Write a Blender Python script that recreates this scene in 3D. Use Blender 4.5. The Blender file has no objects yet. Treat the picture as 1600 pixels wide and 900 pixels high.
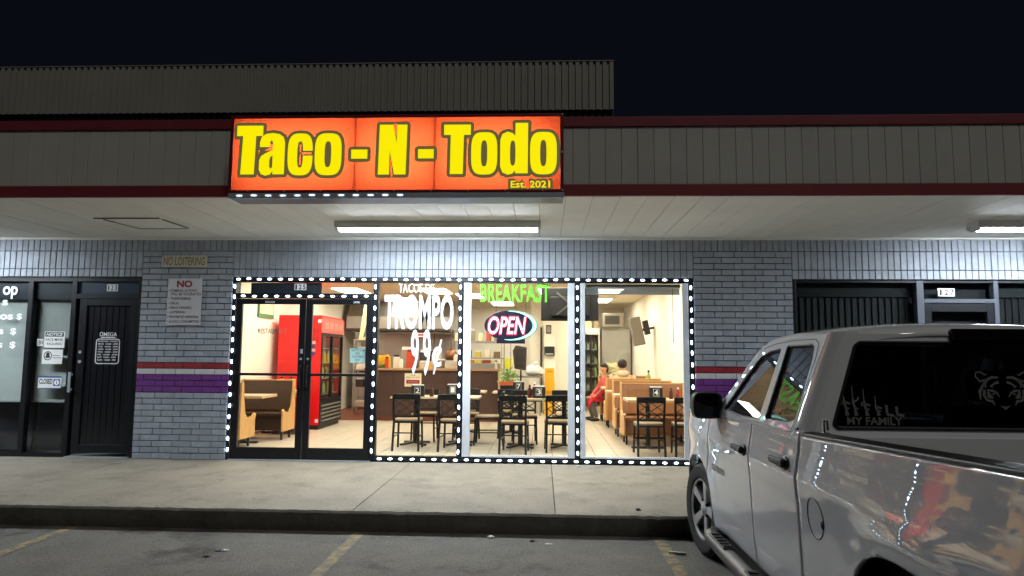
import bpy, bmesh, math, random
from math import radians as rad, sin, cos, pi
from mathutils import Vector, Matrix
random.seed(7)
S = bpy.context.scene
C = S.collection

# ------------------------------------------------------------------ camera, sky, light, exposure
cam_d = bpy.data.cameras.new('camera'); cam = bpy.data.objects.new('camera', cam_d); C.objects.link(cam)
S.camera = cam
cam_d.sensor_width = 36.0
cam_d.lens = 36.0 * 1080.0 / 1600.0
cam_d.clip_start = 0.05; cam_d.clip_end = 2000
_p, _a, _r = rad(5.553), rad(2.533), rad(0.43)
_f = Vector((-sin(_a) * cos(_p), cos(_a) * cos(_p), sin(_p)))
_x = Vector((cos(_a), sin(_a), 0)); _u = _x.cross(_f)
_x2 = cos(_r) * _x + sin(_r) * _u; _u2 = cos(_r) * _u - sin(_r) * _x
_m = Matrix((_x2, _u2, -_f)).transposed().to_4x4(); _m.translation = Vector((0, -9.1, 1.40))
cam.matrix_world = _m

W = bpy.data.worlds.new('World'); S.world = W; W.use_nodes = True
_bg = W.node_tree.nodes['Background']
_bg.inputs['Color'].default_value = (0.32, 0.43, 0.72, 1); _bg.inputs['Strength'].default_value = 0.0078

sun_d = bpy.data.lights.new('car_park_floodlight', 'SUN'); sun = bpy.data.objects.new('car_park_floodlight', sun_d); C.objects.link(sun)
sun_d.energy = 0.55; sun_d.angle = rad(12); sun_d.color = (1.0, 0.95, 0.87)
sun.rotation_euler = (rad(38), 0, rad(28))

S.view_settings.view_transform = 'Standard'; S.view_settings.look = 'None'
S.view_settings.exposure = 0.0; S.view_settings.gamma = 1.0
S.render.engine = 'CYCLES'
S.cycles.max_bounces = 8; S.cycles.transparent_max_bounces = 24; S.cycles.glossy_bounces = 5; S.cycles.diffuse_bounces = 5
S.cycles.caustics_reflective = False; S.cycles.caustics_refractive = False
S.cycles.sample_clamp_indirect = 6.0; S.cycles.use_denoising = True

# ------------------------------------------------------------------ materials
MATS = {}
def srgb(r, g, b):
    f = lambda c: (c / 255 / 12.92) if c / 255 <= 0.04045 else ((c / 255 + 0.055) / 1.055) ** 2.4
    return (f(r), f(g), f(b))
def mat(name, col, rough=0.6, metal=0.0, var=0.0, vscale=6.0, bump=0.0, bscale=60.0, coat=0.0, spec=0.5, stretch=None, stain=None, sscale=1.2, sthr=(0.52, 0.7), speck=0.0, spscale=160.0, spots=0.0, coat_ior=1.5):
    if name in MATS: return MATS[name]
    m = bpy.data.materials.new(name); m.use_nodes = True; nt = m.node_tree; n = nt.nodes; L = nt.links
    b = n['Principled BSDF']
    b.inputs['Base Color'].default_value = (*col, 1); b.inputs['Roughness'].default_value = rough
    b.inputs['Metallic'].default_value = metal; b.inputs['Coat Weight'].default_value = coat; b.inputs['Coat Roughness'].default_value = 0.012
    b.inputs['Specular IOR Level'].default_value = spec; b.inputs['Coat IOR'].default_value = coat_ior
    if var or bump or stain:
        tc = n.new('ShaderNodeTexCoord'); g = n.new('ShaderNodeNewGeometry')
        mp = n.new('ShaderNodeMapping'); L.new(g.outputs['Position'], mp.inputs['Vector'])
        if stretch: mp.inputs['Scale'].default_value = stretch
        src = None
        if var:
            t = n.new('ShaderNodeTexNoise'); t.inputs['Scale'].default_value = vscale; t.inputs['Detail'].default_value = 6; t.inputs['Roughness'].default_value = 0.65
            L.new(mp.outputs[0], t.inputs['Vector'])
            r = n.new('ShaderNodeValToRGB'); r.color_ramp.elements[0].position = 0.3; r.color_ramp.elements[1].position = 0.72
            r.color_ramp.elements[0].color = (*[max(0, c * (1 - var)) for c in col], 1); r.color_ramp.elements[1].color = (*[min(1, c * (1 + var)) for c in col], 1)
            L.new(t.outputs['Fac'], r.inputs['Fac']); src = r.outputs['Color']
            # each object a slightly different tone
            oi = n.new('ShaderNodeObjectInfo'); mr = n.new('ShaderNodeMapRange'); mr.inputs['To Min'].default_value = 1 - var * 0.5; mr.inputs['To Max'].default_value = 1 + var * 0.5
            L.new(oi.outputs['Random'], mr.inputs['Value'])
            mx = n.new('ShaderNodeVectorMath'); mx.operation = 'SCALE'; L.new(src, mx.inputs[0]); L.new(mr.outputs[0], mx.inputs['Scale']); src = mx.outputs[0]
        if stain:
            t2 = n.new('ShaderNodeTexNoise'); t2.inputs['Scale'].default_value = sscale; t2.inputs['Detail'].default_value = 8; t2.inputs['Roughness'].default_value = 0.7
            L.new(mp.outputs[0], t2.inputs['Vector'])
            r2 = n.new('ShaderNodeValToRGB'); r2.color_ramp.elements[0].position = sthr[0]; r2.color_ramp.elements[1].position = sthr[1]
            L.new(t2.outputs['Fac'], r2.inputs['Fac'])
            mc = n.new('ShaderNodeMixRGB'); L.new(r2.outputs['Color'], mc.inputs['Fac'])
            if src: L.new(src, mc.inputs['Color1'])
            else: mc.inputs['Color1'].default_value = (*col, 1)
            mc.inputs['Color2'].default_value = (*stain, 1); src = mc.outputs['Color']
        def times(src, val):
            q = n.new('ShaderNodeVectorMath'); q.operation = 'SCALE'; L.new(src, q.inputs[0]); L.new(val, q.inputs['Scale']); return q.outputs[0]
        if speck:
            t4 = n.new('ShaderNodeTexNoise'); t4.inputs['Scale'].default_value = spscale; t4.inputs['Detail'].default_value = 3; L.new(g.outputs['Position'], t4.inputs['Vector'])
            m4 = n.new('ShaderNodeMapRange'); m4.inputs['From Min'].default_value = .33; m4.inputs['From Max'].default_value = .67; m4.inputs['To Min'].default_value = 1 - speck; m4.inputs['To Max'].default_value = 1 + speck
            L.new(t4.outputs['Fac'], m4.inputs['Value']); src = times(src, m4.outputs[0])
        if spots:
            t5 = n.new('ShaderNodeTexVoronoi'); t5.inputs['Scale'].default_value = 3.4; L.new(g.outputs['Position'], t5.inputs['Vector'])
            m5 = n.new('ShaderNodeMapRange'); m5.inputs['From Min'].default_value = .05; m5.inputs['From Max'].default_value = .085; m5.inputs['To Min'].default_value = 1 - spots; m5.inputs['To Max'].default_value = 1
            L.new(t5.outputs['Distance'], m5.inputs['Value']); src = times(src, m5.outputs[0])
        if src: L.new(src, b.inputs['Base Color'])
        if bump:
            t3 = n.new('ShaderNodeTexNoise'); t3.inputs['Scale'].default_value = bscale; t3.inputs['Detail'].default_value = 4
            L.new(mp.outputs[0], t3.inputs['Vector'])
            bp = n.new('ShaderNodeBump'); bp.inputs['Strength'].default_value = bump; bp.inputs['Distance'].default_value = 0.01
            L.new(t3.outputs['Fac'], bp.inputs['Height']); L.new(bp.outputs[0], b.inputs['Normal'])
    MATS[name] = m; return m
def emit(name, col, strength, base=None):
    if name in MATS: return MATS[name]
    m = bpy.data.materials.new(name); m.use_nodes = True; b = m.node_tree.nodes['Principled BSDF']
    b.inputs['Base Color'].default_value = (*(base or col), 1); b.inputs['Roughness'].default_value = 0.5
    b.inputs['Emission Color'].default_value = (*col, 1); b.inputs['Emission Strength'].default_value = strength
    MATS[name] = m; return m
def glass(name, tint=(1, 1, 1), ior=1.45, extra=0.0):
    if name in MATS: return MATS[name]
    m = bpy.data.materials.new(name); m.use_nodes = True; nt = m.node_tree; n = nt.nodes; n.clear()
    o = n.new('ShaderNodeOutputMaterial'); mx = n.new('ShaderNodeMixShader')
    lw = n.new('ShaderNodeLayerWeight'); lw.inputs['Blend'].default_value = 0.5
    pw = n.new('ShaderNodeMath'); pw.operation = 'POWER'; pw.inputs[1].default_value = 5.0; nt.links.new(lw.outputs['Facing'], pw.inputs[0])
    f0 = ((ior - 1) / (ior + 1)) ** 2
    fr = n.new('ShaderNodeMath'); fr.operation = 'MULTIPLY_ADD'; fr.inputs[1].default_value = 1 - f0; fr.inputs[2].default_value = f0; nt.links.new(pw.outputs[0], fr.inputs[0])
    t = n.new('ShaderNodeBsdfTransparent'); t.inputs['Color'].default_value = (*tint, 1)
    g = n.new('ShaderNodeBsdfGlossy'); g.inputs['Roughness'].default_value = 0.0; g.inputs['Color'].default_value = (0.95, 0.97, 1, 1)
    nt.links.new(fr.outputs[0], mx.inputs['Fac']); nt.links.new(t.outputs[0], mx.inputs[1]); nt.links.new(g.outputs[0], mx.inputs[2]); nt.links.new(mx.outputs[0], o.inputs['Surface'])
    MATS[name] = m; return m

BRICK = mat('painted_brick_grey', srgb(160, 167, 178), 0.62, var=0.16, vscale=7, stain=srgb(144, 150, 160), sscale=2.6, sthr=(.5, .72), speck=.06, bump=0.5, bscale=70)
MORTAR = mat('mortar_joint_shade', srgb(50, 54, 62), 0.85, var=0.12, vscale=12)  # darker than its grey paint, so joint shade is in the colour
BRED = mat('brick_paint_red', srgb(150, 38, 48), 0.55, var=0.12, vscale=10, bump=0.35, bscale=70)
BWHITE = mat('brick_paint_white', srgb(205, 204, 206), 0.55, var=0.08, vscale=10, bump=0.35, bscale=70)
BPURP = mat('brick_paint_purple', srgb(112, 50, 132), 0.55, var=0.12, vscale=10, bump=0.35, bscale=70)
CONC = mat('concrete', srgb(128, 120, 107), 0.85, var=0.17, vscale=2.3, bump=0.3, bscale=140, speck=.26, spscale=70, spots=.4, stain=srgb(88, 80, 69), sscale=2.0, sthr=(0.52, 0.78))
KERB = mat('dirty_kerb', srgb(78, 74, 68), 0.9, var=0.3, vscale=7, bump=0.6, bscale=40)
ASPH = mat('asphalt', srgb(106, 102, 95), 0.85, var=0.18, vscale=3.0, bump=0.9, bscale=150, speck=.36, spscale=80, stain=srgb(66, 62, 57), sscale=0.9, sthr=(0.55, 0.66))
YEL = mat('worn_yellow_paint', srgb(160, 140, 92), 0.8, var=0.25, vscale=20, stain=srgb(104, 99, 91), sscale=11, sthr=(0.40, 0.58), speck=.2)
SOFF = mat('soffit_white', srgb(238, 238, 233), 0.6, var=0.04, vscale=2.0)
SOFFGAP = mat('soffit_gap', srgb(120, 118, 110), 0.8)
PANEL = mat('fascia_panel', srgb(176, 178, 172), 0.7, var=0.06, vscale=3)
MAROON = mat('maroon_trim', srgb(120, 38, 50), 0.6, var=0.1, vscale=4)
CORR = mat('corrugated_metal', srgb(150, 150, 142), 0.55, var=0.08, vscale=2)
DARKROOF = mat('dark_roof', srgb(32, 34, 44), 0.7)
FRAME = mat('dark_bronze_frame', srgb(26, 28, 33), 0.38, metal=0.3, spec=0.5)
ALU = mat('aluminium_frame', srgb(176, 184, 194), 0.42, metal=0.35)
BLACK = mat('black_plastic', srgb(20, 20, 22), 0.5)
BLACKM = mat('black_metal', srgb(16, 16, 17), 0.4, spec=0.5)
WHITE = mat('white_plastic', srgb(226, 226, 224), 0.5)
VINYL = mat('white_vinyl', srgb(238, 240, 244), 0.5)
STEEL = mat('stainless_steel', srgb(176, 174, 168), 0.34, metal=0.85, var=0.05, vscale=3)
CREAM = mat('cream_wall', srgb(244, 238, 222), 0.75, var=0.03, vscale=2)
TILE = mat('floor_tile', srgb(196, 184, 164), 0.35, var=0.07, vscale=4)
GROUT = mat('grout', srgb(92, 80, 64), 0.9)
QUARRY = mat('quarry_tile', srgb(118, 62, 42), 0.6, var=0.1, vscale=8)
CEIL = mat('ceiling_tile', srgb(226, 216, 190), 0.85, var=0.05, vscale=8)
CEILGRID = mat('ceiling_grid', srgb(200, 190, 168), 0.6)
OAK = mat('oak_wood', srgb(206, 158, 98), 0.45, var=0.12, vscale=5, stretch=(1, 1, 0.25))
BROWN = mat('brown_laminate', srgb(64, 42, 31), 0.45, var=0.08, vscale=5)
DKBROWN = mat('dark_brown_laminate', srgb(74, 52, 46), 0.42, var=0.14, vscale=4)
PGLASS = glass('window_glass', (0.94, 0.97, 0.97), 1.42)
TINT = glass('tinted_glass', (0.30, 0.31, 0.31), 1.38)
DTINT = glass('dark_tint', (0.03, 0.03, 0.035), 1.45)
RED = mat('cooler_red', srgb(214, 20, 26), 0.35)
REDC = mat('red_cloth', srgb(190, 24, 40), 0.85, var=0.15, vscale=12)
SKIN = mat('skin', srgb(205, 150, 118), 0.55)
HAIR = mat('dark_hair', srgb(30, 22, 20), 0.6)
LED = emit('led_emitter', (0.66, 0.83, 1.0), 13.0)
TUBE = emit('fluorescent_tube', (0.84, 0.93, 1.0), 138.0)
TROFF = emit('troffer_diffuser', (1.0, 0.91, 0.75), 21.0)

# ------------------------------------------------------------------ builders
def wloc(o):
    v = Vector((0, 0, 0))
    while o is not None:
        v += o.location; o = o.parent
    return v
def tag(o, label=None, cat=None, group=None, kind=None):
    if label: o['label'] = label
    if cat: o['category'] = cat
    if group: o['group'] = group
    if kind: o['kind'] = kind
    return o
def thing(name, label, cat, loc=(0, 0, 0), rz=0.0, group=None):
    o = bpy.data.objects.new(name, None); C.objects.link(o); o.location = loc; o.rotation_euler = (0, 0, rz); o.empty_display_size = 0.1
    return tag(o, label, cat, group)
def struct(name, loc=(0, 0, 0)):
    o = bpy.data.objects.new(name, None); C.objects.link(o); o.location = loc; o['kind'] = 'structure'; return o
class MB:
    def __init__(s): s.v = []; s.f = []
    def add(s, vs, fs):
        k = len(s.v); s.v += [tuple(p) for p in vs]; s.f += [tuple(i + k for i in f) for f in fs]; return s
    def box(s, x0, x1, y0, y1, z0, z1, rot=None, piv=None):
        vs = [(x, y, z) for x in (x0, x1) for y in (y0, y1) for z in (z0, z1)]
        if rot is not None:
            pv = Vector(piv if piv is not None else ((x0 + x1) / 2, (y0 + y1) / 2, (z0 + z1) / 2))
            vs = [rot @ (Vector(p) - pv) + pv for p in vs]
        return s.add(vs, [(0, 1, 3, 2), (4, 6, 7, 5), (0, 4, 5, 1), (2, 3, 7, 6), (0, 2, 6, 4), (1, 5, 7, 3)])
    def prism(s, poly, ax, a0, a1):   # poly in the two other axes, in order (x,y,z minus ax)
        n = len(poly)
        def p3(q, a):
            return (a, q[0], q[1]) if ax == 'x' else (q[0], a, q[1]) if ax == 'y' else (q[0], q[1], a)
        vs = [p3(q, a0) for q in poly] + [p3(q, a1) for q in poly]
        return s.add(vs, [tuple(range(n))[::-1], tuple(range(n, 2 * n))] + [(i, (i + 1) % n, n + (i + 1) % n, n + i) for i in range(n)])
    def cyl(s, p0, p1, r0, r1=None, n=12, caps=True):
        r1 = r0 if r1 is None else r1; p0 = Vector(p0); p1 = Vector(p1); d = (p1 - p0).normalized()
        a = d.orthogonal().normalized(); b = d.cross(a)
        vs = [p0 + r0 * (cos(2 * pi * i / n) * a + sin(2 * pi * i / n) * b) for i in range(n)] + [p1 + r1 * (cos(2 * pi * i / n) * a + sin(2 * pi * i / n) * b) for i in range(n)]
        fs = [(i, (i + 1) % n, n + (i + 1) % n, n + i) for i in range(n)]
        if caps: fs += [tuple(range(n))[::-1], tuple(range(n, 2 * n))]
        return s.add(vs, fs)
    def bar(s, p0, p1, w, t, up=(0, 1, 0)):   # rectangular bar; w across, t along 'up'
        p0 = Vector(p0); p1 = Vector(p1); d = (p1 - p0).normalized(); u = Vector(up); u = (u - u.dot(d) * d).normalized(); c = d.cross(u)
        vs = [p + sa * c * w / 2 + sb * u * t / 2 for p in (p0, p1) for sa, sb in ((-1, -1), (1, -1), (1, 1), (-1, 1))]
        return s.add(vs, [(0, 1, 2, 3)[::-1], (4, 5, 6, 7), (0, 1, 5, 4), (1, 2, 6, 5), (2, 3, 7, 6), (3, 0, 4, 7)])
    def tube(s, path, r, n=8):
        for i in range(len(path) - 1): s.cyl(path[i], path[i + 1], r, r, n)
        return s
    def lathe(s, prof, c=(0, 0, 0), ax='z', n=24):   # prof: (r, h)
        m = len(prof); vs = []
        for i in range(n):
            a = 2 * pi * i / n
            for r, h in prof:
                q = (r * cos(a), r * sin(a), h) if ax == 'z' else (h, r * cos(a), r * sin(a)) if ax == 'x' else (r * sin(a), h, r * cos(a))
                vs.append((q[0] + c[0], q[1] + c[1], q[2] + c[2]))
        fs = [(i * m + j, ((i + 1) % n) * m + j, ((i + 1) % n) * m + j + 1, i * m + j + 1) for i in range(n) for j in range(m - 1)]
        return s.add(vs, fs)
    def ball(s, c, r, n=12, m=8):
        r = r if isinstance(r, (tuple, list)) else (r, r, r)
        vs = []; 
        for j in range(m + 1):
            t = pi * j / m
            for i in range(n):
                a = 2 * pi * i / n
                vs.append((c[0] + r[0] * sin(t) * cos(a), c[1] + r[1] * sin(t) * sin(a), c[2] + r[2] * cos(t)))
        return s.add(vs, [(j * n + i, (j + 1) * n + i, (j + 1) * n + (i + 1) % n, j * n + (i + 1) % n) for j in range(m) for i in range(n)])
    def grid(s, rows, flip=False):
        nu = len(rows); nv = len(rows[0])
        vs = [p for r in rows for p in r]
        fs = [(i * nv + j, i * nv + j + 1, (i + 1) * nv + j + 1, (i + 1) * nv + j) for i in range(nu - 1) for j in range(nv - 1)]
        if flip: fs = [f[::-1] for f in fs]
        return s.add(vs, fs)
    def mesh(s, name, off=(0, 0, 0), clean=False):
        me = bpy.data.meshes.new(name); me.from_pydata([(p[0] - off[0], p[1] - off[1], p[2] - off[2]) for p in s.v], [], s.f)
        if clean:
            bm = bmesh.new(); bm.from_mesh(me); bmesh.ops.remove_doubles(bm, verts=bm.verts, dist=1e-5)
            bmesh.ops.dissolve_degenerate(bm, dist=1e-5, edges=bm.edges); bmesh.ops.recalc_face_normals(bm, faces=bm.faces); bm.to_mesh(me); bm.free()
        else:
            bm = bmesh.new(); bm.from_mesh(me); bmesh.ops.recalc_face_normals(bm, faces=bm.faces); bm.to_mesh(me); bm.free()
        me.update(); return me
    def build(s, name, m, parent=None, smooth=None, bevel=0.0, world=False, clean=False, solid=0.0, seg=2):
        off = wloc(parent) if (world and parent is not None) else (0, 0, 0)
        me = s.mesh(name, off, clean); return place(name, me, m, parent, smooth=smooth, bevel=bevel, solid=solid, seg=seg)
def place(name, me, m, parent=None, loc=(0, 0, 0), smooth=None, bevel=0.0, solid=0.0, seg=2):
    if m is not None and not me.materials: me.materials.append(m)
    o = bpy.data.objects.new(name, me); C.objects.link(o); o.parent = parent; o.location = loc
    if smooth is not None:
        for p in me.polygons: p.use_smooth = True
        try: me.set_sharp_from_angle(angle=rad(smooth))
        except Exception: pass
    if solid:
        md = o.modifiers.new('solid', 'SOLIDIFY'); md.thickness = abs(solid); md.offset = -1 if solid > 0 else 1
    if bevel:
        md = o.modifiers.new('bevel', 'BEVEL'); md.width = bevel; md.segments = seg; md.limit_method = 'ANGLE'; md.angle_limit = rad(40)
    return o
def copy_tree(o, parent=None):
    c = o.copy(); C.objects.link(c); c.parent = parent
    for ch in list(o.children): copy_tree(ch, c)
    return c
def box(name, x0, x1, y0, y1, z0, z1, m, parent=None, bevel=0.0, world=True):
    return MB().box(x0, x1, y0, y1, z0, z1).build(name, m, parent, bevel=bevel, world=world)

def curve_mesh(loops, offset=0.0):
    """filled flat mesh of closed 2-D loops (holes allowed)"""
    cu = bpy.data.curves.new('outline', 'CURVE'); cu.dimensions = '2D'; cu.fill_mode = 'BOTH'; cu.offset = offset
    for lp in loops:
        sp = cu.splines.new('POLY'); sp.points.add(len(lp) - 1); sp.use_cyclic_u = True
        for p, q in zip(sp.points, lp): p.co = (q[0], q[1], 0, 1)
    return _flat(cu)
def _flat(cu):
    ob = bpy.data.objects.new('tmp', cu); me = bpy.data.meshes.new_from_object(ob)
    bpy.data.objects.remove(ob); bpy.data.curves.remove(cu); return me
def text_mesh(body, offset=0.0, shear=0.0, spacing=1.0):
    cu = bpy.data.curves.new('lettering', 'FONT'); cu.body = body; cu.size = 1.0; cu.offset = offset; cu.shear = shear; cu.space_character = spacing; cu.resolution_u = 4
    return _flat(cu)
def lettering(body, x0, x1, z0, z1, y, m, parent, offset=0.0, shear=0.0, name='lettering', spacing=1.0, rot=0.0, extrude=0.0, face='-y', height_of=None):
    """flat letters fitted into x0..x1, z0..z1 on the plane y, facing -y"""
    me = text_mesh(body, offset, shear, spacing)
    xs = [v.co.x for v in me.vertices]; ys = [v.co.y for v in me.vertices]
    a, b, c, d = min(xs), max(xs), min(ys), max(ys)
    off = wloc(parent) if parent is not None else Vector((0, 0, 0))
    cx, cz = (x0 + x1) / 2, (z0 + z1) / 2
    for v in me.vertices:
        X = x0 + (v.co.x - a) / (b - a) * (x1 - x0); Z = z0 + (v.co.y - c) / (d - c) * (z1 - z0)
        if rot: X, Z = cx + (X - cx) * cos(rot) - (Z - cz) * sin(rot), cz + (X - cx) * sin(rot) + (Z - cz) * cos(rot)
        v.co = Vector((X, y, Z)) - off
    me.materials.clear(); me.materials.append(m)
    return place(name, me, None, parent)
def flat_shape(loops, y, m, parent, name, offset=0.0):
    me = curve_mesh(loops, offset); off = wloc(parent) if parent is not None else Vector((0, 0, 0))
    for v in me.vertices: v.co = Vector((v.co.x, y, v.co.y)) - off
    me.materials.clear(); me.materials.append(m); return place(name, me, None, parent)
def rrect(x0, x1, z0, z1, r, n=5):
    pts = []
    for cx, cz, a0 in ((x1 - r, z1 - r, 0), (x0 + r, z1 - r, 90), (x0 + r, z0 + r, 180), (x1 - r, z0 + r, 270)):
        for i in range(n + 1):
            a = rad(a0 + 90 * i / n); pts.append((cx + r * cos(a), cz + r * sin(a)))
    return pts
def oval(cx, cz, rx, rz, n=40, e=2.0):
    f = lambda c: math.copysign(abs(c) ** (2 / e), c)
    return [(cx + rx * f(cos(2 * pi * i / n)), cz + rz * f(sin(2 * pi * i / n))) for i in range(n)]

# ================================================================== THE SETTING
GZ = -0.19
lot = MB()
xs = [-150, -30, -12, -6, 0, 6, 12, 30, 150]; ys = [-160, -40, -20, -9, -5, -2.74]
lot.grid([[(x, y, GZ) for y in ys] for x in xs])
lot_o = lot.build('parking_lot', ASPH); lot_o['kind'] = 'structure'
for X, wd in ((-6.90, .1), (-4.265, .1), (-1.622, .1), (1.024, .1), (3.66, .1)):
    MB().grid([[(X + dx, y, GZ + .004) for y in (-7.6, -5.5, -4, -2.79)] for dx in (-wd / 2, wd / 2)]).build('parking_line', YEL, lot_o)
MB().box(-60, 60, 11.3, 60, GZ - .5, GZ - .01).build('ground', ASPH)['kind'] = 'structure'

walk = struct('sidewalk', (0, -1.4, GZ))
JX = [-14.5, -12.67, -10.84, -9.01, -7.18, -5.38, -3.53, -1.70, .12, 1.95, 3.78, 5.61, 7.44, 9.27, 11.1, 12.9]
edge = {}
kf = []; n = 26
for i in range(len(JX) - 1):
    a, b = JX[i] + .004, JX[i + 1] - .004; top = MB(); rows = []
    for j in range(n + 1):
        x = a + (b - a) * j / n; e = random.uniform(-.007, .007); h = random.uniform(-.004, 0)
        if random.random() < .06: e += .018; h -= .008
        rows.append([(x, .11, 0), (x, -1.2, 0), (x, -2.4, 0), (x, -2.70, -.001), (x, -2.772 + e, -.004 + h)])
        kf.append([(x, -2.772 + e, -.004 + h), (x, -2.792 + e * .6, -.024 + h), (x, -2.788, -.10), (x, -2.758 + random.uniform(-.008, .006), GZ - .02)])
    top.grid(rows)
    for r in (rows[0], rows[-1]): top.grid([r, [(p[0], p[1], -.05) for p in r]])
    top.build('slab', CONC, walk, world=True)
MB().grid(kf).build('kerb_face', KERB, walk, world=True, smooth=40)
box('sidewalk_bed', -14.5, 12.9, -2.68, .1, GZ - .1, -.03, KERB, walk)

# ---------------------------------------------------------------- brick walls
_bm = {}
def brick_mesh(w, h, m, d=.03):
    key = (round(w, 3), round(h, 3), m.name)
    if key not in _bm:
        b = MB().box(-w / 2, w / 2, -d, 0, -h / 2, h / 2); me = b.mesh('brick')
        bm = bmesh.new(); bm.from_mesh(me)
        bmesh.ops.bevel(bm, geom=[e for e in bm.edges if all(v.co.y < -d * .5 for v in e.verts)], offset=.004, segments=1, affect='EDGES')
        bm.to_mesh(me); bm.free(); me.materials.append(m); _bm[key] = me
    return _bm[key]
def add_brick(par, x, z, w, h, m):
    o = place('brick', brick_mesh(w, h, m), None, par, loc=(x - par.location.x, random.uniform(.020, .026), z - par.location.z))
    o.rotation_euler = (random.gauss(0, .004), random.gauss(0, .003), random.gauss(0, .006)); return o
SW = .0815; J = .009
def soldiers(par, xa, xb, z0, z1, m=BRICK):
    n = max(1, round((xb - xa) / SW)); w = (xb - xa) / n
    for i in range(n): add_brick(par, xa + (i + .5) * w, (z0 + z1) / 2, round(w - J, 3), round(z1 - z0 - J, 3), m)
def header(label, xa, xb, zb):
    t = thing('brick_header', label, 'brick wall', ((xa + xb) / 2, 0, zb))
    box('mortar_bed', xa, xb, .012, .26, zb, 2.95, MORTAR, t)
    soldiers(t, xa, xb, 2.775, 2.955); soldiers(t, xa, xb, 2.53, 2.775); soldiers(t, xa, xb, zb, 2.53)
header('grey painted soldier brick band over the darkened shop numbered 123', -9.0, -5.43, 2.42)
header('grey painted soldier brick band over the LED-lit restaurant front', -4.17, 1.975, 2.42)
header('grey painted soldier brick band over the black shop front numbered 127', 3.25, 7.0, 2.41)
def pier(label, xa, xb):
    t = thing('brick_pier', label, 'brick pier', ((xa + xb) / 2, 0, 0))
    box('mortar_bed', xa + .004, xb - .004, .012, .26, 0, 2.95, MORTAR, t)
    soldiers(t, xa, xb, 2.775, 2.955)
    L = .266; ch = .0793; z = 0.0; k = 0
    while z < 2.77:
        h = min(ch, 2.775 - z); zc = z + h / 2
        m = BRED if 1.19 <= zc < 1.27 else BWHITE if 1.11 <= zc < 1.19 else BPURP if .873 <= zc < 1.11 else BRICK
        x = xa - (0 if k % 2 == 0 else L * .62)
        while x < xb - .02:
            p, q = max(x, xa), min(x + L, xb)
            if q - p > .04: add_brick(t, (p + q) / 2, zc, round(q - p - J, 3), round(h - J, 3), m)
            x += L
        z += ch; k += 1
pier('grey brick pier with red, white and purple stripes between shops 123 and 125', -5.43, -4.17)
pier('grey brick pier with red, white and purple stripes behind the pickup mirror', 1.975, 3.25)

# ---------------------------------------------------------------- canopy: soffit, fascia, parapet
sof = struct('canopy_soffit', (0, -1.2, 2.95))
box('soffit_board', -14.5, 12.9, -2.43, .3, 2.962, 3.0, SOFFGAP, sof)
x = -14.4
while x < 12.8:
    w = .266
    MB().box(x + .0025, x + w - .0025, -2.43 + random.uniform(0, .004), -.06, 2.95 + random.uniform(-.0012, .0012), 2.961).build('plank', SOFF, sof, world=True)
    x += w
box('wall_trim', -14.4, 12.8, -.058, .0, 2.925, 2.96, SOFF, sof, bevel=.004)
fas = struct('canopy_fascia', (0, -2.45, 2.95))
box('fascia_backing', -14.5, 12.9, -2.43, -2.36, 2.97, 3.745, mat('fascia_backing_grey', srgb(128, 128, 122), .8), fas)
x = -14.4
while x < 12.8:
    w = .158
    MB().box(x + .0015, x + w - .0015, -2.452, -2.431, 3.066, 3.64).build('fascia_panel', PANEL, fas, world=True, bevel=.003, seg=1)
    x += w
box('lower_trim', -14.4, 12.8, -2.468, -2.37, 2.952, 3.064, MAROON, fas, bevel=.006)
box('upper_trim', -14.4, 12.8, -2.468, -2.37, 3.642, 3.742, MAROON, fas, bevel=.006)
box('roof_deck', -14.5, 12.9, -2.36, 11.2, 3.60, 3.70, DARKROOF, fas)
par = thing('corrugated_parapet', 'pale ribbed metal parapet screen standing on the roof behind the sign', 'parapet', (-6.7, .2, 3.7))
box('base_wall', -14.4, .985, .26, .40, 3.70, 4.80, DARKROOF, par)
cm = MB(); rows = []; x = -14.4; k = 0
while x < .985:
    for dx, dy in ((0, 0), (.050, 0), (.058, .022), (.086, .022)):
        if x + dx <= .985: rows.append([(x + dx, .20 + dy, 4.79), (x + dx, .20 + dy, 5.485)])
    x += .094
cm.grid(rows).build('corrugated_sheet', CORR, par, world=True)
box('parapet_cap', -14.4, .988, .194, .226, 5.478, 5.49, CORR, par)
for xx in (-12, -9, -6, -3, .5):
    MB().bar((xx, .30, 5.4), (xx, 1.4, 3.7), .05, .05).build('brace', DARKROOF, par, world=True)
# access hatch in the soffit
h = thing('soffit_hatch', 'loose square access hatch cut into the white soffit over shop 123', 'hatch', (-4.8, -1.08, 2.95))
hd = mat('hatch_gap', srgb(90, 86, 78), 0.8)
box('hatch_panel', -5.08, -4.42, -1.40, -.78, 2.942, 2.949, SOFF, h)
for q in ((-5.20, -4.42, -1.43, -1.415), (-5.04, -4.44, -.785, -.772)): box('hatch_edge', q[0], q[1], q[2], q[3], 2.936, 2.948, hd, h)
MB().bar((-5.12, -1.36, 2.941), (-5.03, -.80, 2.941), .012, .01, (0, 0, 1)).build('hatch_edge', hd, h, world=True)
MB().bar((-4.42, -1.36, 2.941), (-4.40, -.80, 2.941), .012, .01, (0, 0, 1)).build('hatch_edge', hd, h, world=True)

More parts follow.
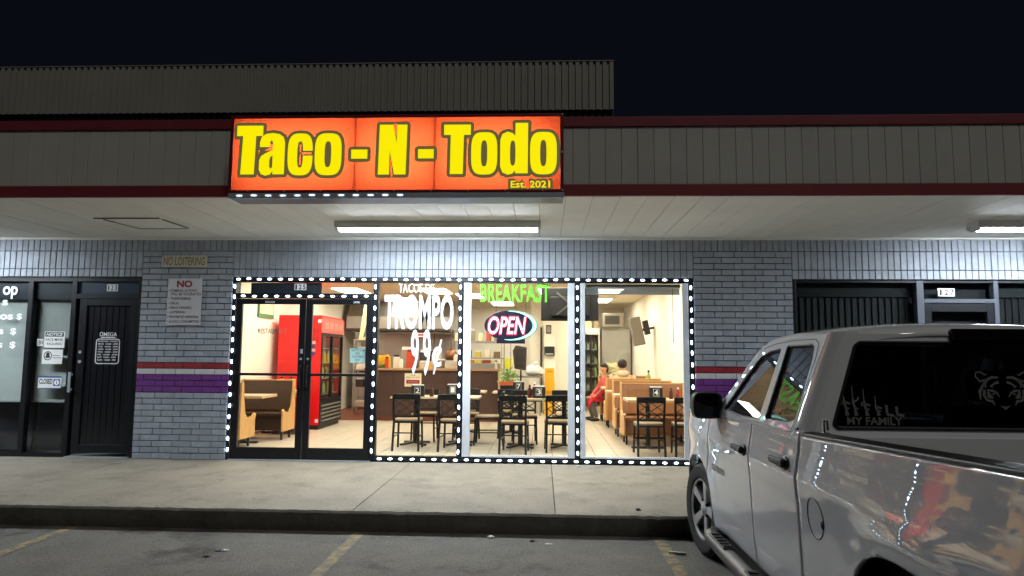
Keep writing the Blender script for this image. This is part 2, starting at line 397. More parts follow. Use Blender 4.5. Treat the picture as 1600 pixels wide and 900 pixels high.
# fluorescent fixtures under the soffit
def fixture(label, x0):
    x1 = x0 + 2.42; y = -1.10
    t = thing('fluorescent_fixture', label, 'light fixture', ((x0 + x1) / 2, y, 2.95), group='strip lights under the canopy')
    MB().prism([(y - .115, 2.948), (y + .115, 2.948), (y + .12, 2.875), (y + .112, 2.868), (y + .088, 2.868), (y + .088, 2.893), (y - .088, 2.893), (y - .088, 2.868), (y - .112, 2.868), (y - .12, 2.875)], 'x', x0, x1).build('housing', WHITE, t, world=True, bevel=.003)
    MB().prism([(y - .082, 2.892), (y + .082, 2.892), (y + .074, 2.862), (y + .045, 2.848), (y - .045, 2.848), (y - .074, 2.862)], 'x', x0 + .045, x1 - .045).build('lens', TUBE, t, world=True, smooth=40)
    for a, b in ((x0, x0 + .044), (x1 - .044, x1)): MB().prism([(y - .09, 2.892), (y + .09, 2.892), (y + .08, 2.858), (y + .05, 2.842), (y - .05, 2.842), (y - .08, 2.858)], 'x', a, b).build('end_cap', WHITE, t, world=True, bevel=.003)
fixture('lit long strip light under the canopy above the restaurant front', -2.44)
fixture('lit long strip light under the canopy above shop 127', 4.90)
fixture('lit long strip light under the canopy beyond shop 123', -9.6)

# ================================================================== THE LIGHT-BOX SIGN
sg = thing('lightbox_sign', 'orange backlit sign box with fat yellow lettering on the canopy edge', 'sign', (-1.4, -2.47, 2.9))
SB = mat('sign_box_maroon', srgb(112, 24, 34), 0.45)
ORG = emit('sign_orange', (1.0, 0.175, 0.050), 0.95); SYEL = emit('sign_yellow', (1.0, 0.86, 0.0), 0.86); OLV = emit('sign_olive', (0.13, 0.105, 0.035), 0.8)
SIGN_TUBE = 17.0
FACE = bpy.data.materials.new('sign_face_orange'); FACE.use_nodes = True; _n = FACE.node_tree; _n.nodes.clear()
_o = _n.nodes.new('ShaderNodeOutputMaterial'); _t = _n.nodes.new('ShaderNodeBsdfTranslucent'); _t.inputs['Color'].default_value = (.80, .118, .034, 1); _d = _n.nodes.new('ShaderNodeBsdfDiffuse'); _d.inputs['Color'].default_value = (.5, .08, .02, 1)
_x = _n.nodes.new('ShaderNodeMixShader'); _x.inputs[0].default_value = .25; _n.links.new(_t.outputs[0], _x.inputs[1]); _n.links.new(_d.outputs[0], _x.inputs[2]); _n.links.new(_x.outputs[0], _o.inputs['Surface'])
SX0, SX1, SZ0, SZ1, SY = -3.0, .195, 2.905, 3.675, -2.755
LINER = mat('sign_liner', srgb(235, 235, 232), .7)
box('cabinet_back', SX0 + .006, SX1 - .006, -2.50, -2.47, SZ0 + .02, SZ1 - .006, SB, sg)
for q in ((SZ0 + .02, SZ0 + .032), (SZ1 - .018, SZ1 - .006)): box('cabinet_plate', SX0 + .006, SX1 - .006, -2.745, -2.501, q[0], q[1], SB, sg)
for q in ((SX0 + .006, SX0 + .018), (SX1 - .018, SX1 - .006)): box('cabinet_side', q[0], q[1], -2.745, -2.501, SZ0 + .033, SZ1 - .019, SB, sg)
box('reflector', SX0 + .02, SX1 - .02, -2.512, -2.502, SZ0 + .036, SZ1 - .022, LINER, sg)
for q in ((SX0, SX1, SZ0 + .012, SZ0 + .04), (SX0, SX1, SZ1 - .03, SZ1)): box('retainer', q[0], q[1], SY - .008, SY + .03, q[2], q[3], SB, sg, bevel=.004)
for q in ((SX0, SX0 + .032), (SX1 - .032, SX1)): box('retainer', q[0], q[1], SY - .007, SY + .029, SZ0 + .042, SZ1 - .032, SB, sg, bevel=.004)
fx0, fx1, fz0, fz1 = SX0 + .032, SX1 - .032, SZ0 + .04, SZ1 - .03
cuts = [fx0, fx0 + (620 - 68) / 1460 * (fx1 - fx0), fx0 + (975 - 68) / 1460 * (fx1 - fx0), fx1]
STUBE = emit('sign_tube', (1.0, 0.97, 0.92), SIGN_TUBE)
for i in range(3):
    MB().grid([[(xq, SY, fz0), (xq, SY, fz1)] for xq in (cuts[i] + .001, cuts[i + 1] - .001)]).build('face_panel', FACE, sg, world=True)
    for zz in (SZ0 + .24, SZ0 + .53): MB().cyl((cuts[i] + .07, -2.575, zz), (cuts[i + 1] - .07, -2.575, zz), .017, n=10).build('sign_tube', STUBE, sg, world=True)
for c in cuts[1:3]: box('face_rib', c - .008, c + .008, SY + .006, SY + .03, fz0, fz1, LINER, sg)
LX = lambda c: fx0 + (c - 68) / 1460 * (fx1 - fx0)
LZ = lambda c: fz1 - (c - 72) / 326 * (fz1 - fz0)
def sup(x0, x1, y0, y1, e=3.4, n=36): return oval((x0 + x1) / 2, (y0 + y1) / 2, (x1 - x0) / 2, (y1 - y0) / 2, n, e)
def letter_c(x0, x1):
    o = sup(x0, x1, 142, 332, 3.2, 60); i = sup(x0 + 43, x1 - 43, 178, 297, 3, 60); cx = (x0 + x1) / 2
    k = lambda p: not (p[0] > cx and 221 < p[1] < 243)
    # ordered from just below the gap round to just above it
    def run(l):
        j = max(range(len(l)), key=lambda q: (l[q][0] > cx and 221 < l[q][1] < 243, l[q][1]))
        l = l[j:] + l[:j]; return [p for p in l if k(p)]
    a = run(o); b = run(i)
    return [[(x1, 243)] + a + [(x1, 221), (x1 - 43, 221)] + b[::-1] + [(x1 - 43, 243)]]
letters = {
 'T1': [[(85, 105), (203, 105), (203, 152), (172, 152), (168, 327), (107, 327), (113, 152), (85, 152)]],
 'a': [[(304, 327), (252, 327), (252, 312), (240, 327), (220, 333), (200, 326), (190, 306), (190, 264), (198, 244), (218, 231), (250, 217), (250, 186), (247, 175), (241, 173), (236, 184), (236, 203), (191, 203), (191, 180), (198, 156), (218, 143), (248, 139), (278, 144), (297, 158), (304, 182)], [(250, 240), (240, 248), (236, 262), (236, 292), (243, 303), (250, 294)]],
 'c': letter_c(318, 430),
 'o1': [sup(440, 560, 142, 332), sup(484, 514, 178, 296, 3, 24)],
 'dash1': [[(604, 217), (676, 217), (676, 258), (604, 258)]],
 'N': [[(729, 105), (790, 105), (806, 190), (806, 105), (852, 105), (848, 330), (797, 330), (775, 222), (775, 330), (725, 330)]],
 'dash2': [[(902, 217), (971, 217), (971, 258), (902, 258)]],
 'T2': [[(1016, 107), (1134, 107), (1134, 153), (1104, 153), (1101, 329), (1044, 329), (1046, 153), (1016, 153)]],
 'o2': [sup(1137, 1252, 142, 332), sup(1180, 1208, 178, 296, 3, 24)],
 'd': [[(1387, 101), (1386, 327), (1331, 327), (1331, 314), (1318, 328), (1298, 333), (1275, 323), (1265, 296), (1265, 178), (1274, 151), (1297, 140), (1318, 146), (1331, 158), (1332, 101)], sup(1308, 1332, 180, 293, 3, 24)],
 'o3': [sup(1396, 1513, 142, 332), sup(1440, 1468, 178, 296, 3, 24)],
}
cw = (fx1 - fx0) / 1460
allpts = []
for nm, lps in letters.items():
    lp2 = [[(LX(px), LZ(py)) for px, py in lp] for lp in lps]
    def area(l): return sum(l[i][0] * l[(i + 1) % len(l)][1] - l[(i + 1) % len(l)][0] * l[i][1] for i in range(len(l)))
    lp2 = [l if (area(l) > 0) == (i == 0) else l[::-1] for i, l in enumerate(lp2)]
    # outline: grow the outer loop along its normals
    def grow(l, d):
        n = len(l); out = []
        for i in range(n):
            p0, p1, p2 = Vector(l[i - 1]), Vector(l[i]), Vector(l[(i + 1) % n])
            e1 = (p1 - p0); e2 = (p2 - p1)
            if e1.length < 1e-6 or e2.length < 1e-6: continue
            n1 = Vector((e1.y, -e1.x)).normalized(); n2 = Vector((e2.y, -e2.x)).normalized()
            cr = e1.x * e2.y - e1.y * e2.x
            if cr > 0 and n1.dot(n2) < .8:
                for t in (0, .33, .66, 1): q = (n1 * (1 - t) + n2 * t).normalized(); out.append(tuple(p1 + q * d))
            else:
                q = (n1 + n2).normalized(); out.append(tuple(p1 + q * d / max(.5, q.dot(n1))))
        return out
    ol = [grow(lp2[0], 15 * cw)]
    if len(lp2) > 1: ol.append(grow(lp2[1], 5 * cw)) if False else None
    flat_shape(ol[:1], SY - .001 - .0002 * len(allpts), OLV, sg, 'letter_outline')
    flat_shape(lp2, SY - .006, SYEL, sg, 'letter')
    allpts.append(nm)
lettering('Est. 2021', LX(1312), LX(1484), LZ(391), LZ(360), SY - .0045, SYEL, sg, offset=.018, name='small_lettering')
lettering('Est. 2021', LX(1300), LX(1496), LZ(402), LZ(349), SY - .0042, OLV, sg, offset=.11, name='small_outline')
tray = mat('sign_tray', srgb(48, 52, 66), 0.35, metal=0.6)
box('drip_tray', SX0 + .01, SX1, -2.76, -2.48, SZ0 - .035, SZ0 - .018, tray, sg, bevel=.004)
box('tray_lip', SX0 + .01, SX1 + .005, -2.765, -2.757, SZ0 - .04, SZ0 + .009, ALU, sg)
for i in range(9): MB().ball((SX0 + .2 + i * .35, SY - .012, SZ0 + .028), .007, 8, 4).build('screw', ALU, sg, world=True)
for zz in (SZ0 + .03, 3.3, SZ1 - .015): MB().ball((SX1 - .014, SY - .012, zz), .010, 8, 4).build('screw', ALU, sg, world=True)

# ================================================================== RESTAURANT STORE FRONT (125)
sf = thing('restaurant_storefront', 'glazed restaurant front numbered 125 with black frames and double door', 'storefront', (-1.1, .06, 0))
VX = [(-4.165, .03), (-2.222, .034), (-1.080, .034), (.460, .034), (1.945, .03)]
for X, hw in VX: box('mullion', X - hw, X + hw, .02, .12, 0, 2.42, FRAME, sf, bevel=.004)
for i in range(4):
    a = VX[i][0] + VX[i][1]; b = VX[i + 1][0] - VX[i + 1][1]
    box('head_rail', a, b, .022, .118, 2.358, 2.42, FRAME, sf)
    if i: box('sill_rail', a, b, .022, .118, 0, .075, FRAME, sf)
box('transom_bar', -4.135, -2.256, .022, .118, 2.14, 2.205, FRAME, sf)
def pane(x0, x1, z0, z1, parent, m=PGLASS, y=.06, name='glass_pane'): return box(name, x0, x1, y, y + .006, z0, z1, m, parent)
tp = pane(-4.135, -2.256, 2.205, 2.358, sf)
dkp = mat('transom_film', srgb(60, 64, 74), 0.4)
box('transom_film', -3.95, -2.98, .075, .082, 2.21, 2.352, dkp, sf)
def numplate(txt, xc, zc, par, y, w=.165, hh=.09):
    t = box('number_plate', xc - w / 2, xc + w / 2, y, y + .004, zc - hh / 2, zc + hh / 2, WHITE, par)
    n = len(txt)
    for i, ch in enumerate(txt):
        box('digit_tile', xc - w / 2 + i * w / n + .003, xc - w / 2 + (i + 1) * w / n - .003, y - .003, y - .0005, zc - hh / 2 + .004, zc + hh / 2 - .004, VINYL, t)
        a = .34 if ch == '1' else .62
        lettering(ch, xc - w / 2 + (i + .5 - a / 2) * w / n, xc - w / 2 + (i + .5 + a / 2) * w / n, zc - hh * .37, zc + hh * .37, y - .004, BLACK, t, offset=.02)
numplate('125', -3.265, 2.296, sf, .052)
p1 = pane(-2.188, -1.114, .075, 2.358, sf); p2 = pane(-1.046, .426, .075, 2.358, sf); p3 = pane(.494, 1.915, .075, 2.358, sf)
STOPM = mat('glazing_stop_white', srgb(214, 218, 224), .45)
for x0, x1 in ((-1.044, -.945), (.335, .424), (.496, .562), (1.835, 1.913)): box('glazing_stop', x0, x1, .026, .058, .077, 2.356, STOPM, sf, bevel=.004)
for x0, x1 in ((-.943, .333), (.564, 1.833)): box('glazing_stop', x0, x1, .028, .058, .077, .10, STOPM, sf)
# vinyl lettering on the panes
VGREEN = mat('green_vinyl', srgb(106, 206, 40), 0.5)
for o in (lettering('TACOS DE', -1.93, -1.45, 2.225, 2.352, .0585, VINYL, p1, offset=.02),
          lettering('TROMPO', -2.115, -1.185, 1.73, 2.20, .0585, VINYL, p1, offset=.032, spacing=1.06),
          lettering('9', -1.745, -1.64, 1.125, 1.73, .0585, VINYL, p1, offset=.02), lettering('9', -1.585, -1.48, 1.115, 1.735, .0585, VINYL, p1, offset=.02), lettering('¢', -1.455, -1.33, 1.14, 1.60, .0585, VINYL, p1, offset=.012),
          lettering('BREAKFAST', -.83, .10, 2.10, 2.35, .0585, VGREEN, p2, offset=.028, spacing=1.06)): o['label'] = 'lettering stuck to the window'
# double door
def door(x0, x1, hx):
    d = MB()
    for q in ((x0, x0 + .085, 0.012, 2.132), (x1 - .085, x1, .012, 2.132)): d.box(q[0], q[1], .03, .075, q[2], q[3])
    d.box(x0 + .085, x1 - .085, .031, .074, .012, .165); d.box(x0 + .085, x1 - .085, .031, .074, 2.06, 2.132)
    o = d.build('door', FRAME, sf, world=True, bevel=.003)
    g = pane(x0 + .085, x1 - .085, .165, 2.06, o, y=.05)
    box('push_bar', x0 + .06, x1 - .06, .012, .030, 1.105, 1.14, FRAME, o, bevel=.006)
    MB().tube([(hx, .03, .95), (hx, -.015, .97), (hx, -.015, 1.22), (hx, .03, 1.24)], .013, 8).build('handle', FRAME, o, world=True, smooth=40)
    MB().cyl((hx, .024, 1.33), (hx, .031, 1.33), .016).build('lock', ALU, o, world=True)
    return o
dl = door(-4.125, -3.172, -3.215); dr = door(-3.164, -2.262, -3.12)
GREYV = mat('grey_vinyl', srgb(120, 112, 98), 0.6)
lettering('RESTAURANT', -3.82, -3.425, 1.662, 1.732, .048, GREYV, dl, offset=.015)
st = mat('card_sticker', srgb(60, 78, 130), 0.5); st2 = mat('card_sticker_light', srgb(214, 190, 150), 0.5)
for i in range(4): box('card_sticker', -3.075, -3.03, .046, .048, 1.38 + i * .05, 1.42 + i * .05, st if i % 2 == 0 else st2, dr)
box('latch_plate', -3.172 - .05, -3.172 - .02, .022, .03, 1.40, 1.46, ALU, dl)
box('threshold', -4.13, -2.25, -.02, .12, 0.001, .011, ALU, sf)
box('closer', -3.72, -3.60, .005, .03, 2.075, 2.10, ALU, dl); box('closer', -2.52, -2.44, .005, .03, 2.075, 2.10, ALU, dr)

# notice on the door
n = thing('restroom_notice', 'pale blue restroom notice taped inside the glass door', 'notice', (-2.45, .08, 1.30))
PAPERB = mat('pale_blue_paper', srgb(186, 214, 210), 0.7); INK = mat('dark_ink', srgb(34, 44, 48), 0.7)
box('sheet', -2.565, -2.35, .066, .068, 1.285, 1.475, PAPERB, n)
for i, (s_, a, b) in enumerate((('RESTROOM', .02, .195), ('FOR', .08, .135), ('CUSTOMERS', .03, .185), ('ONLY', .07, .145))):
    lettering(s_, -2.565 + a, -2.565 + b, 1.435 - i * .042, 1.465 - i * .042, .0655, INK, n, offset=.01)

# ---------------------------------------------------------------- LED strings
ROPE = mat('led_rope', srgb(34, 38, 46), 0.4)
led_h = MB().prism(oval(0, 0, .027, .0115, 10, 2.4), 'y', -.008, 0).mesh('led'); led_v = MB().prism(oval(0, 0, .0115, .027, 10, 2.4), 'y', -.008, 0).mesh('led')
for m_ in (led_h, led_v): m_.materials.append(LED)
def led_strip(label, p0, p1):
    (x0, z0), (x1, z1) = p0, p1; y = .016
    t = thing('led_strip', label, 'light strip', (x0, y, z0), group='LED strips round the restaurant front')
    hor = abs(x1 - x0) > abs(z1 - z0); L = max(abs(x1 - x0), abs(z1 - z0)); n_ = int(L / .142)
    if hor: box('rope', min(x0, x1), max(x0, x1), y - .006, y + .003, z0 - .016, z0 + .016, ROPE, t)
    else: box('rope', x0 - .016, x0 + .016, y - .005, y + .003, min(z0, z1), max(z0, z1), ROPE, t)
    for i in range(n_):
        k = (i + .5) / n_
        lo = place('led', led_h if hor else led_v, None, t, loc=((x1 - x0) * k + random.gauss(0, .003), -.007, (z1 - z0) * k + random.gauss(0, .003))); lo.rotation_euler = (0, random.gauss(0, .07), 0)
led_strip('string of white LEDs along the top of the restaurant front', (-4.17, 2.395), (1.96, 2.395))
led_strip('string of white LEDs along the transom above the double door', (-4.10, 2.168), (-2.27, 2.168))
led_strip('string of white LEDs along the sill below the three windows', (-2.19, .042), (1.93, .042))
led_strip('string of white LEDs up the brick edge beside the double door', (-4.145, .06), (-4.145, 2.37))
led_strip('string of white LEDs up the post between door and TROMPO window', (-2.23, .07), (-2.23, 2.37))
led_strip('string of white LEDs up the post between TROMPO and BREAKFAST windows', (-1.085, .07), (-1.085, 2.37))
led_strip('string of white LEDs up the post beside the booth window', (.460, .07), (.460, 2.37))
led_strip('string of white LEDs up the post beside the right brick pier', (1.945, .07), (1.945, 2.37))

t = thing('led_strip', 'short row of added glowing dots imitating LED reflections along the lower lip of the orange sign', 'light strip', (SX0 + .1, SY - .012, SZ0 - .014), group='LED strips round the restaurant front')  # glowing dots added to imitate LED reflections on the tray lip; not lamps
REFDOT = emit('reflection_dot', (0.7, 0.85, 1.0), 1.6)
refdot_mesh = MB().prism(oval(0, 0, .030, .008, 10, 2.4), 'y', -.006, 0).mesh('led'); refdot_mesh.materials.append(REFDOT)
box('rope', SX0 + .05, SX0 + 1.75, SY - .012, SY - .010, SZ0 - .026, SZ0 - .002, ALU, t)  # pale backing plate of the added reflection dots
for k in range(12): place('led', refdot_mesh, None, t, loc=(.02 + k * .14, -.001, random.gauss(0, .002)))
# ---------------------------------------------------------------- OPEN sign
op = thing('open_sign', 'oval lit OPEN sign hanging inside the BREAKFAST window', 'neon sign', (-.42, .16, 1.55))
PL = mat('sign_plum', srgb(44, 34, 54), 0.35); GRNB = emit('sign_green_rim', (0.02, 0.28, 0.14), 0.5)
NEO = emit('open_tube_red', (1.0, 0.04, 0.10), 1.3); NEOW = emit('open_tube_core', (1.0, 0.74, 0.80), 1.5); ARC = emit('open_arc', (0.50, 1.0, 0.86), 1.7)
cx, cz, rx, rz = -.42, 1.795, .355, .205
ov = oval(cx, cz, rx, rz, 44)
MB().prism(ov, 'y', .13, .16).build('board', PL, op, world=True, bevel=.006)
box('base_block', cx - .19, cx + .19, .131, .159, 1.555, 1.62, PL, op, bevel=.004)
def arc(r1, r2, a0, a1, w0, w1, n=30):
    o = []; i_ = []
    for k in range(n + 1):
        t = k / n; a = rad(a0 + (a1 - a0) * t); w = (w0 + (w1 - w0) * sin(pi * t))
        o.append((cx + (r1) * cos(a), cz + (r2) * sin(a))); i_.append((cx + (r1 - w * 1.5) * cos(a), cz + (r2 - w) * sin(a)))
    return o + i_[::-1]
flat_shape([arc(rx - .002, rz - .002, 100, -100, .010, .046)], .1285, GRNB, op, 'green_rim')
flat_shape([arc(rx - .012, rz - .010, 96, -104, .004, .030)], .1275, ARC, op, 'lit_arc')
lettering('OPEN', -.735, -.205, 1.665, 1.925, .1280, NEO, op, offset=.04, shear=.2, name='glow_lettering')
lettering('OPEN', -.722, -.220, 1.680, 1.910, .1268, NEOW, op, offset=.004, shear=.2)
for xx in (-.62, -.22): MB().cyl((xx, .145, 1.98), (xx, .145, 2.75), .0025, n=6).build('hanging_cord', BLACK, op, world=True)
MB().cyl((-.42, .145, 1.16), (-.42, .145, 1.56), .003, n=6).build('power_cord', BLACK, op, world=True)

# raised blind in the right window
b = thing('raised_blind', 'grey slatted blind pulled up at the top of the right window', 'blind', (1.2, .14, 2.2))
for i in range(5): box('slat', .585, 1.815, .112 + random.uniform(-.004, .004), .145, 2.215 + i * .018, 2.229 + i * .018, ALU, b)
box('head_rail', .575, 1.825, .11, .15, 2.306, 2.35, ALU, b, bevel=.003)
MB().cyl((1.725, .107, 1.58), (1.722, .107, 2.29), .005, n=6).build('wand', mat('wand', srgb(150, 130, 90), .5), b, world=True)

# ================================================================== SIGNS ON THE PIER
t = thing('no_loitering_board', 'small tan NO LOITERING board high on the grey brick pier', 'sign', (-4.84, -.01, 2.55))
TAN = mat('tan_board', srgb(206, 200, 178), 0.7, var=.05); OLI = mat('faded_olive_paint', srgb(128, 120, 92), 0.7)
MB().prism([(-5.155, 2.555), (-4.535, 2.555), (-4.53, 2.70), (-4.56, 2.70), (-4.56, 2.712), (-5.125, 2.712), (-5.125, 2.70), (-5.15, 2.70)], 'y', -.03, -.012).build('board', TAN, t, world=True, bevel=.003)
lettering('NO LOITERING', -5.125, -4.555, 2.575, 2.69, -.032, OLI, t, offset=.012)
t = thing('rules_sign', 'white sign with red NO and a list of rules on the brick pier', 'sign', (-4.82, -.01, 1.77))
WS = mat('white_sign', srgb(206, 208, 214), 0.45, var=.04, vscale=5); RT = mat('red_print', srgb(150, 16, 28), .5); MT = mat('maroon_print', srgb(84, 26, 40), .5)
box('plate', -5.055, -4.585, -.018, -.012, 1.772, 2.398, WS, t)
lettering('NO', -4.93, -4.72, 2.28, 2.37, -.0195, RT, t, offset=.035)
for i, (s_, w) in enumerate((('• CRIMINAL ACTIVITY', .395), ('  WILL BE TOLERATED', .42), ('• TRESPASSING', .31), ('• DRUG', .145), ('• DRUG DEALING', .325), ('• LOITERING', .235), ('• PROHIBITED WEAPONS', .43), ('• ALCHOL CONSUMPTION', .44))):
    z = (2.215, 2.17, 2.108, 2.046, 1.985, 1.925, 1.862, 1.80)[i]; x0 = -5.04 + (.03 if i == 1 else 0)
    lettering(s_.strip(), x0, min(x0 + w, -4.595), z, z + .036, -.0195, MT, t, offset=.008)

# ================================================================== SHOP 123
s1 = thing('left_storefront', 'dark framed shop front numbered 123 with closed blinds', 'storefront', (-6.6, .06, 0))
for X, hw in ((-8.99, .03), (-7.0, .035), (-6.385, .035), (-5.46, .03)): box('mullion', X - hw, X + hw, .03, .13, 0, 2.42, FRAME, s1, bevel=.004)
for a, b in ((-8.96, -7.035), (-6.965, -6.42), (-6.35, -5.49)): box('head_rail', a, b, .032, .128, 2.36, 2.42, FRAME, s1); 
for a, b in ((-8.96, -7.035), (-6.965, -6.42)): box('sill_rail', a, b, .032, .128, 0, .05, FRAME, s1)
gA = pane(-8.96, -7.035, .05, 2.36, s1, y=.07); gB = pane(-6.965, -6.42, .05, 2.36, s1, y=.07)
box('transom_bar', -6.35, -5.49, .032, .128, 2.125, 2.19, FRAME, s1)
trm = mat('transom_blue', srgb(50, 62, 78), .3)
box('transom_panel', -6.35, -5.49, .07, .08, 2.19, 2.36, trm, s1)
numplate('123', -5.875, 2.277, s1, .062, .155, .095)
darkf = mat('dark_header_panel', srgb(18, 22, 32), .35)
for a, b in ((-8.96, -7.035), (-6.965, -6.42)): box('header_panel', a, b, .085, .095, 2.115, 2.36, darkf, s1); box('lower_panel', a, b, .30, .32, .05, .70, darkf, s1)
fl = mat('pale_carpet', srgb(160, 158, 150), .9)
wd = MB()
for q in ((-6.30, -6.20, .06, 2.12), (-5.58, -5.50, .06, 2.12)): wd.box(q[0], q[1], .04, .09, q[2], q[3])
wd.box(-6.20, -5.58, .041, .089, .06, .17); wd.box(-6.20, -5.58, .041, .089, 2.03, 2.12)
d1 = wd.build('door', FRAME, s1, world=True, bevel=.003)
box('door_panel', -6.20, -5.58, .065, .075, .17, 2.03, mat('dark_door_glass', srgb(12, 14, 20), .12, var=.1), d1)
for k in range(7): box('slat', -6.19 + k * .088, -6.115 + k * .088, .0625, .0645, .18, 2.02, mat('dark_slat', srgb(16, 18, 25), .3), d1)
box('threshold', -6.35, -5.49, -.01, .12, .001, .014, ALU, s1)
MB().box(-6.36, -6.325, -.02, -.005, .86, 1.13).box(-6.355, -6.33, -.006, .04, .88, .91).box(-6.355, -6.33, -.006, .04, 1.08, 1.11).build('handle', ALU, d1, world=True, bevel=.004)
for zz in (1.40, 1.27): MB().cyl((-6.25, .028, zz), (-6.25, .041, zz), .022).build('lock', ALU, d1, world=True)
lettering('ΩMEGA', -6.01, -5.77, 1.615, 1.672, .0605, VINYL, d1, offset=.012)
box('subtitle_bar', -5.99, -5.79, .0595, .061, 1.592, 1.606, VINYL, d1)
flat_shape([rrect(-6.055, -5.72, 1.24, 1.582, .04), rrect(-6.043, -5.732, 1.252, 1.570, .03)[::-1]], .060, VINYL, d1, 'hours_border')
for i, s_ in enumerate(('BUSINESS  HOURS', 'MON  10AM - 6PM', 'TUE  10AM - 6PM', 'WED  10AM - 6PM', 'THU  10AM - 6PM', 'FRI  10AM - 6PM', 'SAT  9AM - 5PM', 'SUN  10AM - PM')):
    lettering(s_, -6.025, -5.75 - (.0 if i < 6 else .02), 1.537 - i * .036, 1.557 - i * .036, .060, VINYL, d1, offset=.02)
for s_, x0, x1, z0, z1 in (('Shop', -7.62, -7.215, 2.155, 2.295), ('Tires', -7.62, -7.345, 2.03, 2.105), ('s', -7.62, -7.535, 1.84, 1.90), ('os', -7.44, -7.255, 1.835, 1.905), ('$', -7.20, -7.13, 1.825, 1.92), ('s', -7.445, -7.375, 1.635, 1.70), ('$', -7.275, -7.195, 1.62, 1.72), ('s', -7.44, -7.37, 1.45, 1.515), ('$', -7.27, -7.19, 1.435, 1.535)):
    if s_ == 'Shop': s_, x0 = 'op', -7.425
    if s_ == 'Tires': s_, x0 = 's', -7.42
    lettering(s_, x0, x1, z0 - (.035 if s_ == 'op' else 0), z1, .068, VINYL, gA, offset=.02)
# mini blinds
SL = mat('blind_slat', srgb(174, 175, 169), .5, var=.05)
for lab, a, b in (('wide pale mini blind closed behind the lettered shop pane', -8.94, -7.05), ('narrow pale mini blind closed behind the taped notices', -6.95, -6.43)):
    bl = thing('mini_blind', lab, 'blind', ((a + b) / 2, .16, .7))
    m_ = MB(); z = .74
    while z < 2.09:
        m_.add([(a, .150, z), (b, .150, z), (b, .170, z + .030), (a, .170, z + .030)], [(0, 1, 2, 3)]); z += .0245
    so = m_.build('slats', SL, bl, world=True); so['kind'] = 'stuff'
    box('head_rail', a, b, .14, .18, 2.09, 2.13, SL, bl); box('bottom_rail', a, b, .15, .17, .715, .735, SL, bl)
# notices on the pane
def sheet(name, label, x0, x1, z0, z1, y=.0665):
    t = thing(name, label, 'notice', ((x0 + x1) / 2, y, z0)); box('sheet', x0, x1, y - .0005, y + .001, z0, z1, WHITE, t); return t
t = sheet('mask_notice', 'white NOTICE face mask required sheet taped above the closed sign', -6.785, -6.50, 1.455, 1.675)
box('banner', -6.775, -6.515, .0655, .0658, 1.605, 1.665, BLACK, t); lettering('NOTICE', -6.76, -6.53, 1.615, 1.655, .0652, VINYL, t, offset=.02, shear=.2)
lettering('FACE MASK', -6.765, -6.52, 1.545, 1.585, .0655, INK, t, offset=.012); lettering('REQUIRED', -6.745, -6.53, 1.485, 1.525, .0655, INK, t, offset=.012)
t = sheet('pictogram_notice', 'white sheet with a round black mask pictogram below the mask notice', -6.80, -6.515, 1.235, 1.43)
flat_shape([oval(-6.72, 1.345, .058, .062, 28), oval(-6.72, 1.345, .046, .05, 28)[::-1]], .0655, INK, t, 'pictogram_ring')
flat_shape([oval(-6.72, 1.365, .026, .026, 20)], .0653, INK, t, 'pictogram_head'); flat_shape([rrect(-6.752, -6.688, 1.315, 1.35, .012)], .0652, INK, t, 'pictogram_mask')
for k in range(2): box('printed_line', -6.655, -6.53 - k * .02, .0655, .0658, 1.315 + k * .03, 1.322 + k * .03, INK, t)
t = sheet('closed_sign', 'blue edged CLOSED sign hanging low in the narrow pane', -6.83, -6.51, .90, 1.07)
BLU = mat('blue_print', srgb(40, 76, 150), .5)
lettering('CLOSED', -6.815, -6.63, .965, 1.035, .0655, INK, t, offset=.03)
box('blue_edge', -6.83, -6.51, .0652, .0655, 1.05, 1.07, BLU, t); box('blue_edge', -6.83, -6.51, .0652, .0655, .90, .912, BLU, t)
box('blue_square', -6.615, -6.525, .0650, .0655, .94, 1.03, BLU, t); flat_shape([oval(-6.57, .985, .035, .035, 24)], .0645, VINYL, t, 'clock_dial'); flat_shape([rrect(-6.575, -6.565, .965, 1.01, .002)], .0640, INK, t, 'clock_hand')
t = sheet('small_sticker', 'tiny dark lettered sticker at the edge of the narrow pane', -6.885, -6.80, 1.48, 1.57)
lettering('EBN', -6.88, -6.805, 1.495, 1.555, .0655, INK, t, offset=.02)

# ================================================================== SHOP 127
s2 = thing('right_storefront', 'black shop front numbered 127 behind the pickup', 'storefront', (5.1, .06, 0))
AGE = mat('grey_frame', srgb(76, 80, 90), .5, metal=.3)
for X, hw, m_ in ((3.28, .025, FRAME), (4.885, .045, AGE), (5.84, .03, AGE), (6.97, .03, FRAME)): box('mullion', X - hw, X + hw, .03, .13, 0, 2.41, m_, s2, bevel=.004)
for a, b in ((3.305, 4.84), (4.93, 5.81), (5.87, 6.94)): box('head_rail', a, b, .032, .128, 2.375, 2.41, FRAME, s2)
box('transom_bar', 4.93, 5.81, .028, .126, 2.115, 2.165, AGE, s2)
for a, b in ((3.305, 4.84), (5.87, 6.94)): pane(a, b, .05, 2.375, s2, y=.07); box('sill_rail', a, b, .032, .128, 0, .05, FRAME, s2)
pane(4.93, 5.81, 2.165, 2.375, s2, y=.075); numplate('127', 5.233, 2.253, s2, .066, .215, .105)
wd = MB()
for q in ((4.935, 5.02), (5.72, 5.805)): wd.box(q[0], q[1], .04, .09, .02, 2.11)
wd.box(5.02, 5.72, .041, .089, .02, .2); wd.box(5.02, 5.72, .041, .089, 2.0, 2.11)
d2 = wd.build('door', FRAME, s2, world=True, bevel=.003); pane(5.02, 5.72, .2, 2.0, d2, y=.065)
